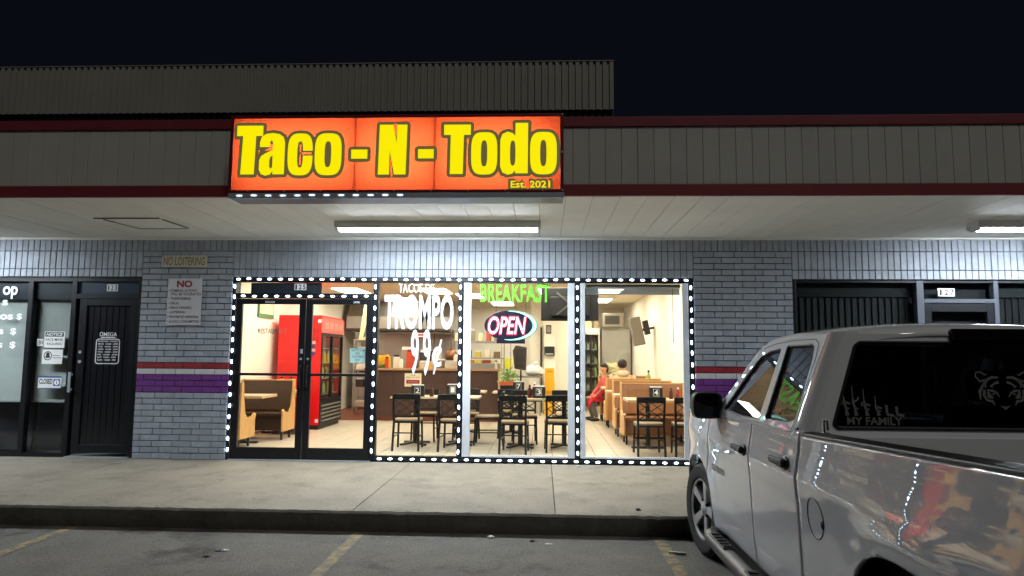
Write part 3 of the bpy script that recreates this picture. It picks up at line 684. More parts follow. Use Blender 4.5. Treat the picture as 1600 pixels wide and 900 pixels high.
MB().tube([(4.99, .04, 1.0), (4.99, -.02, 1.03), (4.99, -.02, 1.25), (4.99, .04, 1.28)], .012).build('handle', ALU, d2, world=True, smooth=40)
box('dark_backdrop', 4.93, 5.81, .20, .21, .02, 2.375, mat('dark_curtain', srgb(14, 15, 20), .8), s2)
VB = mat('dark_vertical_blind', srgb(8, 8, 11), .8, var=.2)
for lab, a, b in (('dark vertical blind closed in the wide pane of shop 127', 3.32, 4.83), ('dark vertical blind closed in the far pane of shop 127', 5.88, 6.93)):
    bl = thing('vertical_blind', lab, 'blind', ((a + b) / 2, .2, .1)); x = a
    while x < b - .05:
        MB().add([(x, .19, .1), (x + .095, .215, .1), (x + .095, .215, 2.2), (x, .19, 2.2)], [(0, 1, 2, 3)]).build('vane', VB, bl, world=True); x += .0855
    box('head_rail', a, b, .17, .23, 2.2, 2.36, mat('dark_rail', srgb(8, 8, 11), .8), bl)

# ================================================================== RESTAURANT INTERIOR: SHELL
RX0, RX1, RY1, RZ = -5.10, 2.36, 11.0, 2.78
fl_ = struct('dining_floor', (-1.4, 3, 0))
box('grout_bed', RX0, RX1, .12, RY1, -.05, -.004, GROUT, fl_)
T_ = .305; tile_me = MB().box(.0, T_ - .008, 0, T_ - .008, -.006, .0).mesh('tile'); tile_me.materials.append(TILE)
far = MB(); x0_ = RX0 + .02
for j in range(36):
    for i in range(24):
        xx = x0_ + i * T_ + .045; yy = .125 + j * T_
        if j < 12: place('tile', tile_me, None, fl_, loc=(xx - fl_.location.x, yy - fl_.location.y, 0))
        elif yy < 5.6 or xx > -.9: far.box(xx, xx + T_ - .005, yy, yy + T_ - .005, -.006, 0)
fo = far.build('tiles_beyond', TILE, fl_, world=True); fo['kind'] = 'stuff'
box('quarry_floor', RX0, -.92, 5.62, RY1, -.004, .001, QUARRY, fl_)
def swall(name, *a, m=CREAM): o = box(name, *a, m); o['kind'] = 'structure'; return o
swall('wall_left', RX0 - .1, RX0, .26, RY1, 0, 2.94); swall('wall_right', RX1, RX1 + .1, .26, RY1, 0, 2.94); swall('wall_back', RX0 - .1, RX1 + .1, RY1, RY1 + .1, 0, 2.94)
swall('wall_neighbour_left', -9.1, -5.25, 3.0, 3.1, 0, 2.94, m=mat('dim_wall', srgb(150, 152, 150), .8)); swall('floor_neighbour_left', -9.1, -5.25, .13, 3.0, -.05, -.002, m=fl)
swall('wall_neighbour_right', 2.5, 7.1, 1.5, 1.6, 0, 2.94, m=mat('dark_interior', srgb(20, 20, 24), .8)); swall('floor_neighbour_right', 2.5, 7.1, .13, 1.5, -.05, -.002, m=MATS['dark_interior'])
swall('wall_end_left', -9.2, -9.0, .0, 3.0, 0, 2.94, m=BRICK); swall('wall_end_right', 7.0, 7.2, 0, 3.0, 0, 2.94, m=BRICK)
box('pilaster', RX0 + .001, -4.62, .262, .75, 0, 2.74, mat('grey_pilaster', srgb(150, 146, 136), .7)) ['kind'] = 'structure'
ce = struct('dining_ceiling', (-1.4, 4, RZ))
box('ceiling_grid', RX0, RX1, .27, RY1, RZ + .006, RZ + .03, CEILGRID, ce)
lights = [(-4.2, 1.0), (-2.9, 1.0), (-1.1, 1.0), (.3, 1.0), (1.6, 1.0), (-4.2, 3.2), (-2.3, 3.2), (.2, 2.4), (1.5, 3.4), (-2.3, 5.6), (-4.2, 5.6), (1.5, 5.8), (.3, 5.8), (-3.6, 8.1), (-1.6, 7.0), (1.2, 8.2), (-3.4, 9.6), (-1.2, 9.4)]
TX = [RX0 + .01 + i * .62 for i in range(13)]; TY = [.30 + j * 1.22 for j in range(9)]
lit = set()
for lx, ly in lights: lit.add((min(range(12), key=lambda i: abs(TX[i] + .3 - lx)), min(range(9), key=lambda j: abs(TY[j] + .6 - ly))))
for i in range(12):
    for j in range(9):
        if (i, j) not in lit: box('ceiling_tile', TX[i], TX[i] + .605, TY[j], min(TY[j] + 1.205, RY1 - .01), RZ - .004, RZ + .005, CEIL, ce)
for i, j in sorted(lit):
    where = ('front', 'second', 'third', 'fourth', 'fifth', 'sixth', 'seventh', 'eighth', 'ninth')[j]
    side = ('first', 'second', 'third', 'fourth', 'fifth', 'sixth', 'seventh', 'eighth', 'ninth', 'tenth', 'eleventh', 'twelfth')[i]
    t = thing('ceiling_troffer', f'lit ceiling panel, {side} from the left wall in the {where} row from the windows', 'ceiling light', (TX[i] + .3, TY[j] + .6, RZ), group='ceiling panels of the restaurant')
    box('diffuser', TX[i] + .03, TX[i] + .575, TY[j] + .03, TY[j] + 1.175, RZ - .012, RZ - .004, TROFF, t)
    box('frame', TX[i], TX[i] + .605, TY[j], TY[j] + 1.205, RZ - .003, RZ + .005, CEILGRID, t)

# ---------------------------------------------------------------- chairs and tables
SEAT = mat('tan_cushion', srgb(150, 128, 100), .5)
def make_chair():
    t = thing('dining_chair', 'x', 'chair')
    # faces +y; back is at -y
    MB().prism(rrect(-.195, .195, -.19, .20, .05, 4), 'z', .425, .455).build('cushion', SEAT, t, bevel=.01)
    MB().prism(rrect(-.20, .20, -.195, .205, .05, 4), 'z', .40, .424).build('seat_frame', BLACKM, t)
    for s in (-1, 1):
        MB().bar((s * .175, .185, .40), (s * .185, .205, 0), .028, .028).build('leg', BLACKM, t)
        m_ = MB(); m_.bar((s * .18, -.20, .42), (s * .19, -.25, 0), .03, .03); m_.bar((s * .18, -.20, .40), (s * .19, -.245, .82), .03, .03); m_.build('leg', BLACKM, t)
        MB().bar((s * .18, .19, .2), (s * .185, -.22, .2), .016, .016, (0, 0, 1)).build('stretcher', BLACKM, t)
    MB().bar((-.18, -.215, .26), (.18, -.215, .26), .016, .016, (0, 0, 1)).build('stretcher', BLACKM, t)
    MB().bar((-.19, -.243, .785), (.19, -.243, .785), .022, .085, (0, 0, 1)).build('top_rail', BLACKM, t, bevel=.006)
    MB().bar((-.175, -.21, .50), (.175, -.21, .50), .018, .03, (0, 0, 1)).build('lower_rail', BLACKM, t)
    for s in (-1, 1):
        MB().bar((s * .17, -.215, .51), (-s * .17, -.24, .745), .014, .020, (0, 1, 0)).build('cross_bar', BLACKM, t)
        MB().bar((s * .17, -.228, .625), (0, -.241, .745), .012, .017, (0, 1, 0)).build('cross_bar', BLACKM, t)
        MB().bar((s * .17, -.230, .625), (0, -.216, .51), .012, .017, (0, 1, 0)).build('cross_bar', BLACKM, t)
    return t
chair0 = None
def chair(x, y, deg, label):
    global chair0
    if chair0 is None: chair0 = make_chair(); o = chair0
    else: o = copy_tree(chair0)
    o.location = (x, y, 0); o.rotation_euler = (0, 0, rad(deg)); o['label'] = label; o['category'] = 'chair'; o['group'] = 'black dining chairs of the restaurant'
TTOP = mat('table_top', srgb(196, 176, 144), .35)
def table(x, y, w, d, label):
    t = thing('pedestal_table', label, 'table', (x, y, 0), group='tables of the restaurant')
    MB().prism(rrect(-w / 2, w / 2, -d / 2, d / 2, .03, 3), 'z', .725, .75).build('table_top', TTOP, t)
    MB().prism(rrect(-w / 2 - .004, w / 2 + .004, -d / 2 - .004, d / 2 + .004, .03, 3), 'z', .712, .7245).build('edge_band', BLACKM, t)
    MB().cyl((0, 0, .04), (0, 0, .712), .038).build('column', BLACKM, t, smooth=40)
    for a in (45, 135, 225, 315): MB().bar((0, 0, .045), (.27 * cos(rad(a)), .27 * sin(rad(a)), .022), .05, .03, (0, 0, 1)).build('foot', BLACKM, t)
    return t
table(-1.98, 1.80, .70, .62, 'square pedestal table numbered 2 behind the TROMPO window')
table(-1.28, 1.85, .62, .62, 'square pedestal table numbered 1 beside table 2')
table(-.33, 1.62, .66, .62, 'square pedestal table numbered 3 behind the OPEN sign')
table(.34, 1.70, .60, .62, 'square pedestal table beside table 3 by the window post')
table(-.55, 3.45, .66, .62, 'square pedestal table numbered 7 in the second row')
table(-1.35, 3.55, .66, .62, 'square pedestal table in the second row before the counter')
chair(-1.99, 1.28, 2, 'black cross-back chair in front of table 2, its back to the glass')
chair(-1.30, 1.25, -3, 'black cross-back chair in front of table 1, beside the LED post')
chair(-1.93, 2.35, 182, 'black chair facing the glass across from the TROMPO window table')
chair(-1.25, 2.40, 178, 'black chair facing the glass beside the post between the windows')
chair(-.40, 1.10, -4, 'black cross-back chair nearest the glass under the OPEN sign')
chair(.24, 1.30, 3, 'black cross-back chair nearest the glass beside the right post')
chair(-.28, 2.18, 184, 'black chair facing the glass across the table under the OPEN sign')
chair(.36, 2.28, 178, 'black chair on the far side of the table beside table 3')
chair(-.55, 2.95, 0, 'black chair in front of table 7 in the second row')
chair(-1.32, 3.05, 5, 'black chair in front of the second row table before the counter')
chair(-.60, 4.00, 180, 'black chair behind table 7 in the second row')
chair(-.85, 1.95, 90, 'black chair between table 1 and table 3, turned sideways')
chair(1.53, 1.06, 1, 'black cross-back chair before the near booth table')
chair(2.07, 1.06, -2, 'black cross-back chair before the near booth table, beside the right wall')

# table-top caddies with numbers, bottles
CAD = mat('caddy_black', srgb(24, 24, 28), .5); KET = mat('ketchup_red', srgb(150, 24, 24), .35); HOT = mat('dark_sauce', srgb(70, 26, 20), .3); MUST = mat('mustard', srgb(226, 178, 40), .4)
def caddy(x, y, num, label):
    t = thing('menu_caddy', label, 'caddy', (x, y, .7505), group='menu caddies on the tables')
    c = MB().box(-.10, .10, -.05, .05, 0, .17).build('holder', CAD, t, bevel=.006)
    lettering(num, -.03, .03, .055, .135, -.0515, VINYL, None, offset=.01).parent = t
    flat_shape([rrect(-.045, .045, .04, .15, .005), rrect(-.041, .041, .044, .146, .004)[::-1]], -.0512, VINYL, None, 'number_border').parent = t
    MB().box(-.085, .085, -.035, .035, .1705, .185).build('napkins', WHITE, t)
def bottle(x, y, z, m_, label, h=.19, r=.032, cat='bottle'):
    t = thing('sauce_bottle', label, cat, (x, y, z), group='bottles and jars of the restaurant')
    MB().lathe([(0, 0), (r, 0), (r, h * .62), (r * .45, h * .78), (r * .4, h * .86), (0, h * .86)], n=14).build('body', m_, t, smooth=40)
    MB().lathe([(0, h * .862), (r * .5, h * .862), (r * .42, h), (0, h)], n=12).build('cap', WHITE if m_ is KET else BLACK, t, smooth=40)
caddy(-1.93, 1.70, '2', 'black caddy marked 2 on the table behind TROMPO lettering'); caddy(-1.42, 2.0, '1', 'black caddy marked 1 next to the LED post')
caddy(-.05, 1.62, '3', 'black caddy marked 3 right of the dark sauce bottle'); caddy(-.42, 3.40, '7', 'black caddy with white number 7 in the second row')
caddy(1.75, 1.75, '4', 'black caddy on the near booth table')
bottle(-.19, 1.62, .7505, HOT, 'large dark sauce bottle on the table under the OPEN sign', .2, .035); bottle(-.12, 1.78, .7505, KET, 'red ketchup bottle behind caddy 3', .24, .034)
bottle(-1.72, 1.72, .7505, HOT, 'dark sauce bottle on the table behind TROMPO lettering', .17); bottle(-1.28, 1.98, .7505, KET, 'red ketchup bottle beside caddy 1', .17)
bottle(1.98, 1.72, .7505, HOT, 'dark sauce bottle beside the near booth caddy', .17); bottle(2.1, 1.8, .7505, KET, 'red ketchup bottle by the right wall on the near booth table', .17)

# ---------------------------------------------------------------- booths
TANL = mat('tan_laminate', srgb(146, 98, 60), 0.42, var=0.1, vscale=4)
def booth(x0, x1, yb, face, label):
    """bench along x; back board at yb; face=-1 seat towards the camera, +1 away"""
    t = thing('booth_bench', label, 'booth', ((x0 + x1) / 2, yb, 0), group='oak edged booth benches')
    f = face; UPH = BROWN if x0 < 0 else TANL
    prof = [(0, .14), (f * .50, .14), (f * .50, .40), (f * .53, .47), (f * .47, .50), (f * .40, .45), (f * .22, .44), (f * .13, .52), (f * .075, .75), (f * .06, .96), (-f * .02, .97), (-f * .03, .5), (-f * .03, .14)]
    for xa in (x0, x1 - .03): MB().prism([(a + yb, b) for a, b in prof], 'x', xa, xa + .03).build('end_panel', OAK, t, world=True, bevel=.004)
    y_ = lambda a, b: tuple(sorted((yb + f * a, yb + f * b)))
    MB().prism([(yb + f * .10, .46), (yb + f * .045, .945), (yb + f * .01, .945), (yb + f * .01, .46)], 'x', x0 + .031, x1 - .031).build('backrest', UPH, t, world=True, bevel=.006)
    box('seat', x0 + .031, x1 - .031, *y_(.10, .47), .38, .43, UPH, t, bevel=.01)
    box('kick_panel', x0 + .031, x1 - .031, *y_(.38, .40), .15, .379, UPH, t)
    box('back_board', x0 + .031, x1 - .031, *y_(-.02, .009), .15, .945, mat('booth_back_tan', srgb(176, 124, 76), .42, var=.1, vscale=4), t)
    box('top_cap', x0 + .031, x1 - .031, *y_(-.022, .05), .946, .962, OAK, t)
    for xa in (x0 + .04, x1 - .07):
        for a in (.05, .40): box('leg', xa, xa + .03, yb + f * a - .015, yb + f * a + .015, 0, .139, BLACKM, t)
def slab_table(x0, x1, y, d, label, legx=None):
    t = thing('booth_table', label, 'table', ((x0 + x1) / 2, y, 0), group='booth tables')
    box('table_top', x0, x1, y - d / 2, y + d / 2, .722, .75, TTOP, t, bevel=.006); box('edge_band', x0 - .004, x1, y - d / 2 - .004, y + d / 2 + .004, .708, .7215, OAK, t)
    xx = legx if legx is not None else (x0 + x1) / 2
    MB().cyl((xx, y, .03), (xx, y, .707), .035).build('column', BLACKM, t, world=True, smooth=40); box('foot', xx - .25, xx + .25, y - .04, y + .04, 0, .03, BLACKM, t); box('foot_cross', xx - .04, xx + .04, y - .25, y + .25, .0305, .045, BLACKM, t)
booth(1.29, 2.33, 2.55, -1, 'oak edged booth bench behind the near right table'); slab_table(1.28, 2.34, 1.72, .66, 'booth table by the right wall nearest the window', 1.62)
booth(1.27, 2.33, 3.62, -1, 'second oak edged booth bench along the right wall'); slab_table(1.22, 2.34, 2.93, .5, 'booth table between first and second right booth', 1.8)
booth(1.25, 2.33, 4.70, 1, 'third oak edged booth bench, the one with the hooded person'); slab_table(1.25, 2.34, 5.62, .62, 'booth table before the seated pair', 1.8); slab_table(1.2, 2.34, 4.12, .5, 'booth table between second and third right booth', 1.8)
booth(1.25, 2.33, 6.55, -1, 'far oak edged booth bench with the seated person in red')
# left booth, brown seat, turned along y
booth(-5.08, -4.18, 2.55, -1, 'oak and brown booth bench seen through the left door'); booth(-5.08, -4.40, .98, 1, 'oak booth end close behind the left door')
slab_table(-5.08, -4.28, 1.72, .60, 'booth table by the left wall between the two door-side benches', -4.7)
slab_table(-5.08, -4.2, 3.12, .56, 'small table behind the left booth holding bottles', -4.7)
bottle(-4.62, 3.1, .7505, MUST, 'yellow mustard bottle behind the left booth', .24, .06); bottle(-4.45, 3.1, .7505, MUST, 'second yellow bottle behind the left booth, nearer the door stile', .24, .06); bottle(-4.85, 3.05, .7505, HOT, 'dark jar behind the left booth', .17, .06)
for k in range(2):
    t = thing('drink_case', ('upper' if k else 'lower') + ' red drink case under the table behind the left booth', 'case', (-4.48, 3.2, .16 + k * .245))
    box('carton', -4.68, -4.26, 2.95, 3.4, .16 + k * .245, .40 + k * .245, RED, t, bevel=.006); lettering('Coca-Cola', -4.62, -4.32, .23 + k * .245, .32 + k * .245, 2.948, VINYL, t, offset=.0, shear=.35)
t = thing('drink_rack', 'low grey crate under the red drink cases', 'crate', (-4.48, 3.2, 0)); cr = mat('crate_grey', srgb(96, 92, 84), .6, var=.3, vscale=14)
box('base', -4.70, -4.24, 2.93, 3.42, 0, .03, cr, t); box('deck', -4.70, -4.24, 2.93, 3.42, .13, .155, cr, t)
for k in range(6): box('slat', -4.69 + k * .088, -4.66 + k * .088, 2.93, 2.95, .031, .129, cr, t)

# ---------------------------------------------------------------- red drinks cooler
cl = thing('drinks_cooler', 'tall red double-door drinks cooler behind the right door leaf', 'cooler', (-4.65, 4.3, 0))
X0, X1, Y0, Y1 = -4.95, -4.13, 3.70, 5.05
for nm, q in (('side_panel', (X0, X1, Y0, Y0 + .04, .08, 2.08)), ('side_panel', (X0, X1, Y1 - .04, Y1, .08, 2.08)), ('back_panel', (X0, X0 + .04, Y0 + .041, Y1 - .041, .08, 2.08)), ('top_panel', (X0, X1, Y0, Y1, 2.081, 2.12))): box(nm, *q, RED, cl, bevel=.006)
box('plinth', X0 + .03, X1 - .02, Y0 + .02, Y1 - .02, 0, .079, BLACK, cl)
box('header', X1 - .05, X1 + .03, Y0 + .002, Y1 - .002, 1.80, 2.078, emit('cooler_header', (0.9, .10, .07), .9), cl)
for k in range(4): flat_o = box('header_print', X1 + .031, X1 + .033, Y0 + .12 + k * .3, Y0 + .32 + k * .3, 1.87, 2.0, mat('print_pink', srgb(240, 150, 140), .5), cl)
box('base_grille', X1 - .05, X1 + .02, Y0 + .002, Y1 - .002, .08, .50, BLACK, cl)
for k in range(5): box('grille_slat', X1 + .021, X1 + .035, Y0 + .06, Y1 - .06, .14 + k * .07, .165 + k * .07, mat('grille_grey', srgb(120, 116, 108), .5), cl)
for ya, yb in ((Y0 + .002, (Y0 + Y1) / 2 - .003), ((Y0 + Y1) / 2 + .003, Y1 - .002)):
    d = MB(); d.box(X1 - .03, X1 + .02, ya, ya + .05, .51, 1.79); d.box(X1 - .03, X1 + .02, yb - .05, yb, .51, 1.79); d.box(X1 - .03, X1 + .02, ya + .05, yb - .05, .51, .56); d.box(X1 - .03, X1 + .02, ya + .05, yb - .05, 1.74, 1.79)
    dd = d.build('door', BLACKM, cl, world=True); box('glass_pane', X1 - .006, X1, ya + .05, yb - .05, .56, 1.74, PGLASS, dd)
for zz in (.62, .92, 1.22, 1.5): box('shelf', X0 + .05, X1 - .06, Y0 + .05, Y1 - .05, zz, zz + .015, ALU, cl)
bc = [srgb(200, 210, 150), srgb(150, 90, 40), srgb(220, 200, 90), srgb(180, 200, 190)]
for zi, zz in enumerate((.635, .935, 1.235)):
    for k in range(9):
        if (k + zi) % 4 == 3: continue
        m_ = mat(f'drink_{(k + zi) % 4}', bc[(k + zi) % 4], .25)
        MB().lathe([(0, 0), (.035, 0), (.035, .15), (.014, .2), (.014, .23), (0, .23)], (X1 - .14, Y0 + .14 + k * .13, zz), n=8).build('drink_bottle', m_, cl, world=True, smooth=40)
# print on the side: bottle silhouette and white badge
BOTP = mat('bottle_print', srgb(96, 40, 30), .4)
bp = [(.0, 0), (.10, .02), (.12, .25), (.09, .45), (.125, .62), (.12, .80), (.06, 1.05), (.045, 1.22), (.0, 1.22)]
flat_shape([[(-4.42 + a, .38 + b) for a, b in bp] + [(-4.42 - a, .38 + b) for a, b in bp[-2:0:-1]]], 3.697, BOTP, cl, 'bottle_print')
lettering('Coca-Cola', -4.515, -4.325, 1.03, 1.12, 3.694, VINYL, cl, shear=.3)
for a in (0, 1): box('care_label', -4.20, -4.14, 3.695, 3.699, 1.98 - a * 1.85, 2.04 - a * 1.85, WHITE, cl)
for k in range(4): box('pattern_mark', -4.28 + (k % 2) * .06, -4.24 + (k % 2) * .06, 3.696, 3.699, 1.62 + (k // 2) * .16, 1.72 + (k // 2) * .16, mat('pattern_red', srgb(160, 10, 18), .4), cl)
t = thing('menu_board', 'small framed picture above the red cooler on the left wall', 'picture', (-5.09, 3.4, 2.05)); box('frame', -5.098, -5.07, 3.05, 3.75, 2.05, 2.45, mat('green_frame', srgb(70, 120, 70), .5), t); box('print', -5.069, -5.066, 3.09, 3.71, 2.12, 2.41, mat('food_print', srgb(236, 200, 160), .6, var=.5, vscale=8), t)

# ---------------------------------------------------------------- service counter and kitchen
ct = thing('service_counter', 'long dark brown service counter with pale ledge across the restaurant', 'counter', (-2.3, 5.9, 0))
for k in range(5): box('front_panel', -3.75 + k * .562, -3.75 + (k + 1) * .562 - .004, 5.66, 5.70, .10, 1.06, DKBROWN, ct)
box('plinth', -3.75, -.94, 5.68, 5.72, .0, .10, mat('brown_plinth', srgb(110, 64, 44), .5), ct)
box('end_panel', -.935, -.90, 5.66, 6.35, 0, 1.06, mat('beige_panel', srgb(196, 178, 148), .6), ct); box('carcass', -3.75, -.94, 5.72, 6.35, .0, 1.04, DKBROWN, ct)
box('counter_top', -3.80, -.86, 5.58, 6.40, 1.061, 1.105, mat('counter_top_tan', srgb(170, 132, 100), .4), ct, bevel=.006)
# display case on the counter
dc = thing('display_case', 'steel and glass food display case on the counter end', 'display case', (-1.25, 6.0, 1.105))
box('base', -1.72, -.90, 5.78, 6.34, 1.106, 1.22, STEEL, dc, bevel=.004); box('top', -1.72, -.90, 5.90, 6.34, 1.66, 1.69, STEEL, dc)
MB().add([(-1.70, 5.79, 1.221), (-.92, 5.79, 1.221), (-.92, 5.91, 1.66), (-1.70, 5.91, 1.66)], [(0, 1, 2, 3)]).build('glass_front', PGLASS, dc, world=True)
for xx in (-1.72, -.915): box('post', xx, xx + .015, 6.32, 6.34, 1.221, 1.659, STEEL, dc)
for k in range(4): box('food_tray', -1.66 + k * .185, -1.50 + k * .185, 5.95, 6.25, 1.222, 1.29, mat(f'food_{k}', (srgb(214, 120, 60), srgb(220, 196, 96), srgb(170, 60, 40), srgb(230, 214, 170))[k], .6, var=.3, vscale=20), dc)
def canister(name, x, y, z, w, d, hh, col, label, cat, cap=None):
    t = thing(name, label, cat, (x, y, z)); m_ = mat('c_%d_%d_%d' % tuple(int(c * 255) for c in col), col, .45, var=.08)
    MB().prism(rrect(-w / 2, w / 2, -d / 2, d / 2, min(w, d) * .18, 3), 'z', 0, hh * .86).build('body', m_, t, bevel=.006)
    MB().prism(rrect(-w * .42, w * .42, -d * .42, d * .42, min(w, d) * .15, 3), 'z', hh * .861, hh).build('lid', cap or WHITE, t, bevel=.004)
    return t
canister('yellow_crate', -3.55, 6.0, 1.106, .44, .3, .28, srgb(226, 182, 30), 'yellow crate at the left end of the counter', 'crate', MUST)
for k in range(7):
    t = thing('green_pepper' if k % 3 else 'red_tomato', ('leftmost red tomato', 'green pepper right of the leftmost tomato', 'green pepper left of the middle tomato', 'middle red tomato', 'green pepper right of the middle tomato', 'green pepper left of the last tomato', 'rightmost red tomato')[k] + ' in the heap before the yellow crate', 'vegetable', (-3.68 + k * .055, 5.75 + (k % 2) * .05, 1.106), group='vegetables heaped on the counter')
    MB().ball((0, 0, .05), (.04, .04, .048), 10, 6).build('fruit', mat('pepper_green', srgb(70, 130, 40), .4) if k % 3 else mat('tomato_red', srgb(200, 34, 28), .35), t, smooth=60); MB().cyl((0, 0, .097), (.005, 0, .115), .006, n=6).build('stalk', mat('stalk', srgb(60, 90, 30), .6), t)
canister('red_tin', -2.85, 5.85, 1.106, .16, .16, .40, srgb(196, 70, 44), 'tall orange red tin on the counter', 'tin', KET)
canister('white_jug', -3.15, 5.82, 1.106, .13, .12, .28, srgb(226, 220, 204), 'white pump jug beside the red tin', 'jug', BLACK)
canister('scale', -1.95, 5.9, 1.106, .30, .26, .17, srgb(196, 188, 172), 'low grey till scale on the counter', 'scale', ALU)
canister('salsa_tub', -2.55, 5.85, 1.106, .2, .18, .16, srgb(206, 190, 160), 'beige tub right of the red tin', 'tub')
canister('salsa_tub', -2.2, 5.95, 1.106, .17, .17, .2, srgb(120, 108, 92), 'dark tub beside the till scale', 'tub')
t = thing('counter_notice', 'cream notice with red band on the counter front', 'notice', (-2.75, 5.65, .75)); box('sheet', -2.93, -2.57, 5.645, 5.655, .72, 1.0, mat('cream_paper', srgb(232, 222, 196), .7), t); box('red_band', -2.89, -2.61, 5.641, 5.644, .78, .86, RT, t)
lettering('WE', -2.80, -2.70, .945, .975, 5.643, INK, t, offset=.02); lettering('RESERVE THE RIGHT', -2.90, -2.60, .90, .925, 5.643, INK, t); lettering('to refuse service', -2.85, -2.65, .81, .835, 5.639, VINYL, t); lettering('TO ANYONE', -2.82, -2.68, .74, .765, 5.643, INK, t)
for k, (xx, yy, w, hh, c_, lab, cat_) in enumerate(((-3.34, 5.72, .07, .24, srgb(214, 60, 40), 'slim red bottle before the yellow crate', 'bottle'), (-3.02, 5.68, .08, .2, srgb(236, 232, 220), 'white squeeze bottle left of the red tin', 'bottle'), (-2.7, 5.72, .07, .26, srgb(90, 60, 40), 'brown bottle right of the red tin', 'bottle'), (-2.42, 5.74, .08, .18, srgb(210, 160, 60), 'amber jar between the tubs', 'jar'), (-2.34, 6.2, .2, .34, srgb(190, 184, 170), 'grey box standing behind the tubs', 'box'), (-1.84, 6.2, .22, .3, srgb(230, 220, 196), 'cream box behind the till scale', 'box'), (-1.78, 5.68, .06, .2, srgb(170, 40, 34), 'red sauce bottle beside the display case', 'bottle'), (-3.0, 6.25, .26, .46, srgb(150, 140, 126), 'grey appliance behind the red tin', 'appliance'), (-2.62, 6.28, .2, .4, srgb(60, 54, 50), 'dark coffee urn at the back of the counter', 'urn'), (-.98, 5.66, .06, .18, srgb(200, 190, 170), 'small pale bottle at the counter end', 'bottle'))):
    canister('counter_item', xx, yy, 1.106, w, w, hh, c_, lab, cat_, BLACK if k % 3 == 0 else WHITE)
# kitchen line at the back
hd = thing('range_hood', 'wide stainless extractor hood above the kitchen line', 'hood', (-3.2, 8.6, 2.0))
MB().prism([(8.2, 2.05), (9.6, 2.05), (9.6, 2.74), (8.5, 2.74), (8.2, 2.35)], 'x', -4.95, -2.35).build('canopy', STEEL, hd, world=True); box('lip', -4.97, -2.33, 8.17, 9.62, 1.99, 2.049, mat('hood_lip', srgb(70, 62, 54), .5), hd)
bk = thing('kitchen_back_panel', 'stainless splashback panel under the extractor hood', 'panel', (-3.6, 9.7, 0)); 
for k in range(4): box('steel_sheet', -4.95 + k * .65, -4.305 + k * .65, 9.62, 9.66, .1, 1.98, STEEL, bk)
rg = thing('cooking_range', 'stainless cooking range under the hood', 'range', (-3.6, 9.2, 0)); box('body', -4.9, -2.4, 8.75, 9.55, .1, .92, STEEL, rg, bevel=.006); box('griddle', -4.85, -2.45, 8.78, 9.5, .921, .97, BLACKM, rg)
for k in range(4): MB().lathe([(0, 0), (.16, 0), (.17, .22), (.16, .22), (.15, .02), (0, .02)], (-4.6 + k * .58, 9.1, .971), n=18).build('pot', STEEL, rg, world=True, smooth=40)
for k in range(5): box('leg', -4.85 + k * .6, -4.8 + k * .6, 8.8, 8.85, 0, .099, STEEL, rg)
sh = thing('kitchen_shelf', 'cream wall shelf with pans behind the counter', 'shelf', (-1.4, 8.4, 1.5)); box('board', -2.25, -.95, 8.2, 8.55, 1.72, 1.75, STEEL, sh); box('lower_board', -2.25, -.95, 8.2, 8.55, 1.30, 1.33, STEEL, sh)
for xx in (-2.25, -.98): box('upright', xx, xx + .03, 8.5, 8.54, 0, 2.2, STEEL, sh)
PANM = mat('dark_pan', srgb(46, 38, 34), .4, metal=.4); COP = mat('brown_pan', srgb(128, 84, 52), .35, metal=.4)
for k, (xx, zz, m_) in enumerate(((-2.62, 1.36, PANM), (-2.20, 1.38, COP))):
    t = thing('hanging_pan', ('dark' if k == 0 else 'brown') + ' round pan hanging over the counter', 'pan', (xx, 7.6, zz), group='pans hanging over the counter')
    MB().lathe([(0, -.03), (.10, -.02), (.15, .04), (.145, .04), (.09, -.01), (0, -.02)], ax='y', n=24).build('bowl', m_, t, smooth=50); MB().bar((0, 0, .14), (0, 0, .55), .02, .012).build('handle', m_, t); MB().cyl((0, 0, .55), (0, 0, 1.4), .004, n=6).build('hook', STEEL, t)
for k in range(6): canister('spice_jar', -2.15 + k * .2, 8.35, 1.751, .12, .12, .2 + .05 * (k % 3), (srgb(230, 214, 170), srgb(200, 90, 50), srgb(150, 140, 110))[k % 3], ('first', 'second', 'third', 'fourth', 'fifth', 'sixth')[k] + ' jar from the left on the upper kitchen shelf', 'jar')
for k in range(5): canister('storage_tub', -2.1 + k * .24, 8.35, 1.331, .16, .16, .18 + .04 * (k % 2), (srgb(226, 210, 180), srgb(120, 96, 70), srgb(206, 180, 90))[k % 3], ('first', 'second', 'third', 'fourth', 'fifth')[k] + ' tub from the left on the lower kitchen shelf', 'tub')
t = thing('cereal_flag', 'small red and white striped cloth hanging in the kitchen', 'cloth', (-3.0, 8.1, 1.75))
for k in range(4): box('stripe', -3.14, -2.82, 8.1, 8.106, 1.80 + k * .035, 1.834 + k * .035, REDC if k % 2 == 0 else VINYL, t)
bw = thing('kitchen_partition', 'cream partition panel behind the counter with a dark door edge', 'partition', (.1, 8, 0))
box('panel', -.30, .08, 8.3, 8.36, 0, 2.76, CREAM, bw); box('door_edge', -.05, .0, 8.22, 8.28, 0, 2.1, mat('dark_post', srgb(60, 50, 40), .5), bw)
box('return_panel', .36, 1.02, 8.55, 8.6, 0, 2.76, CREAM, bw)
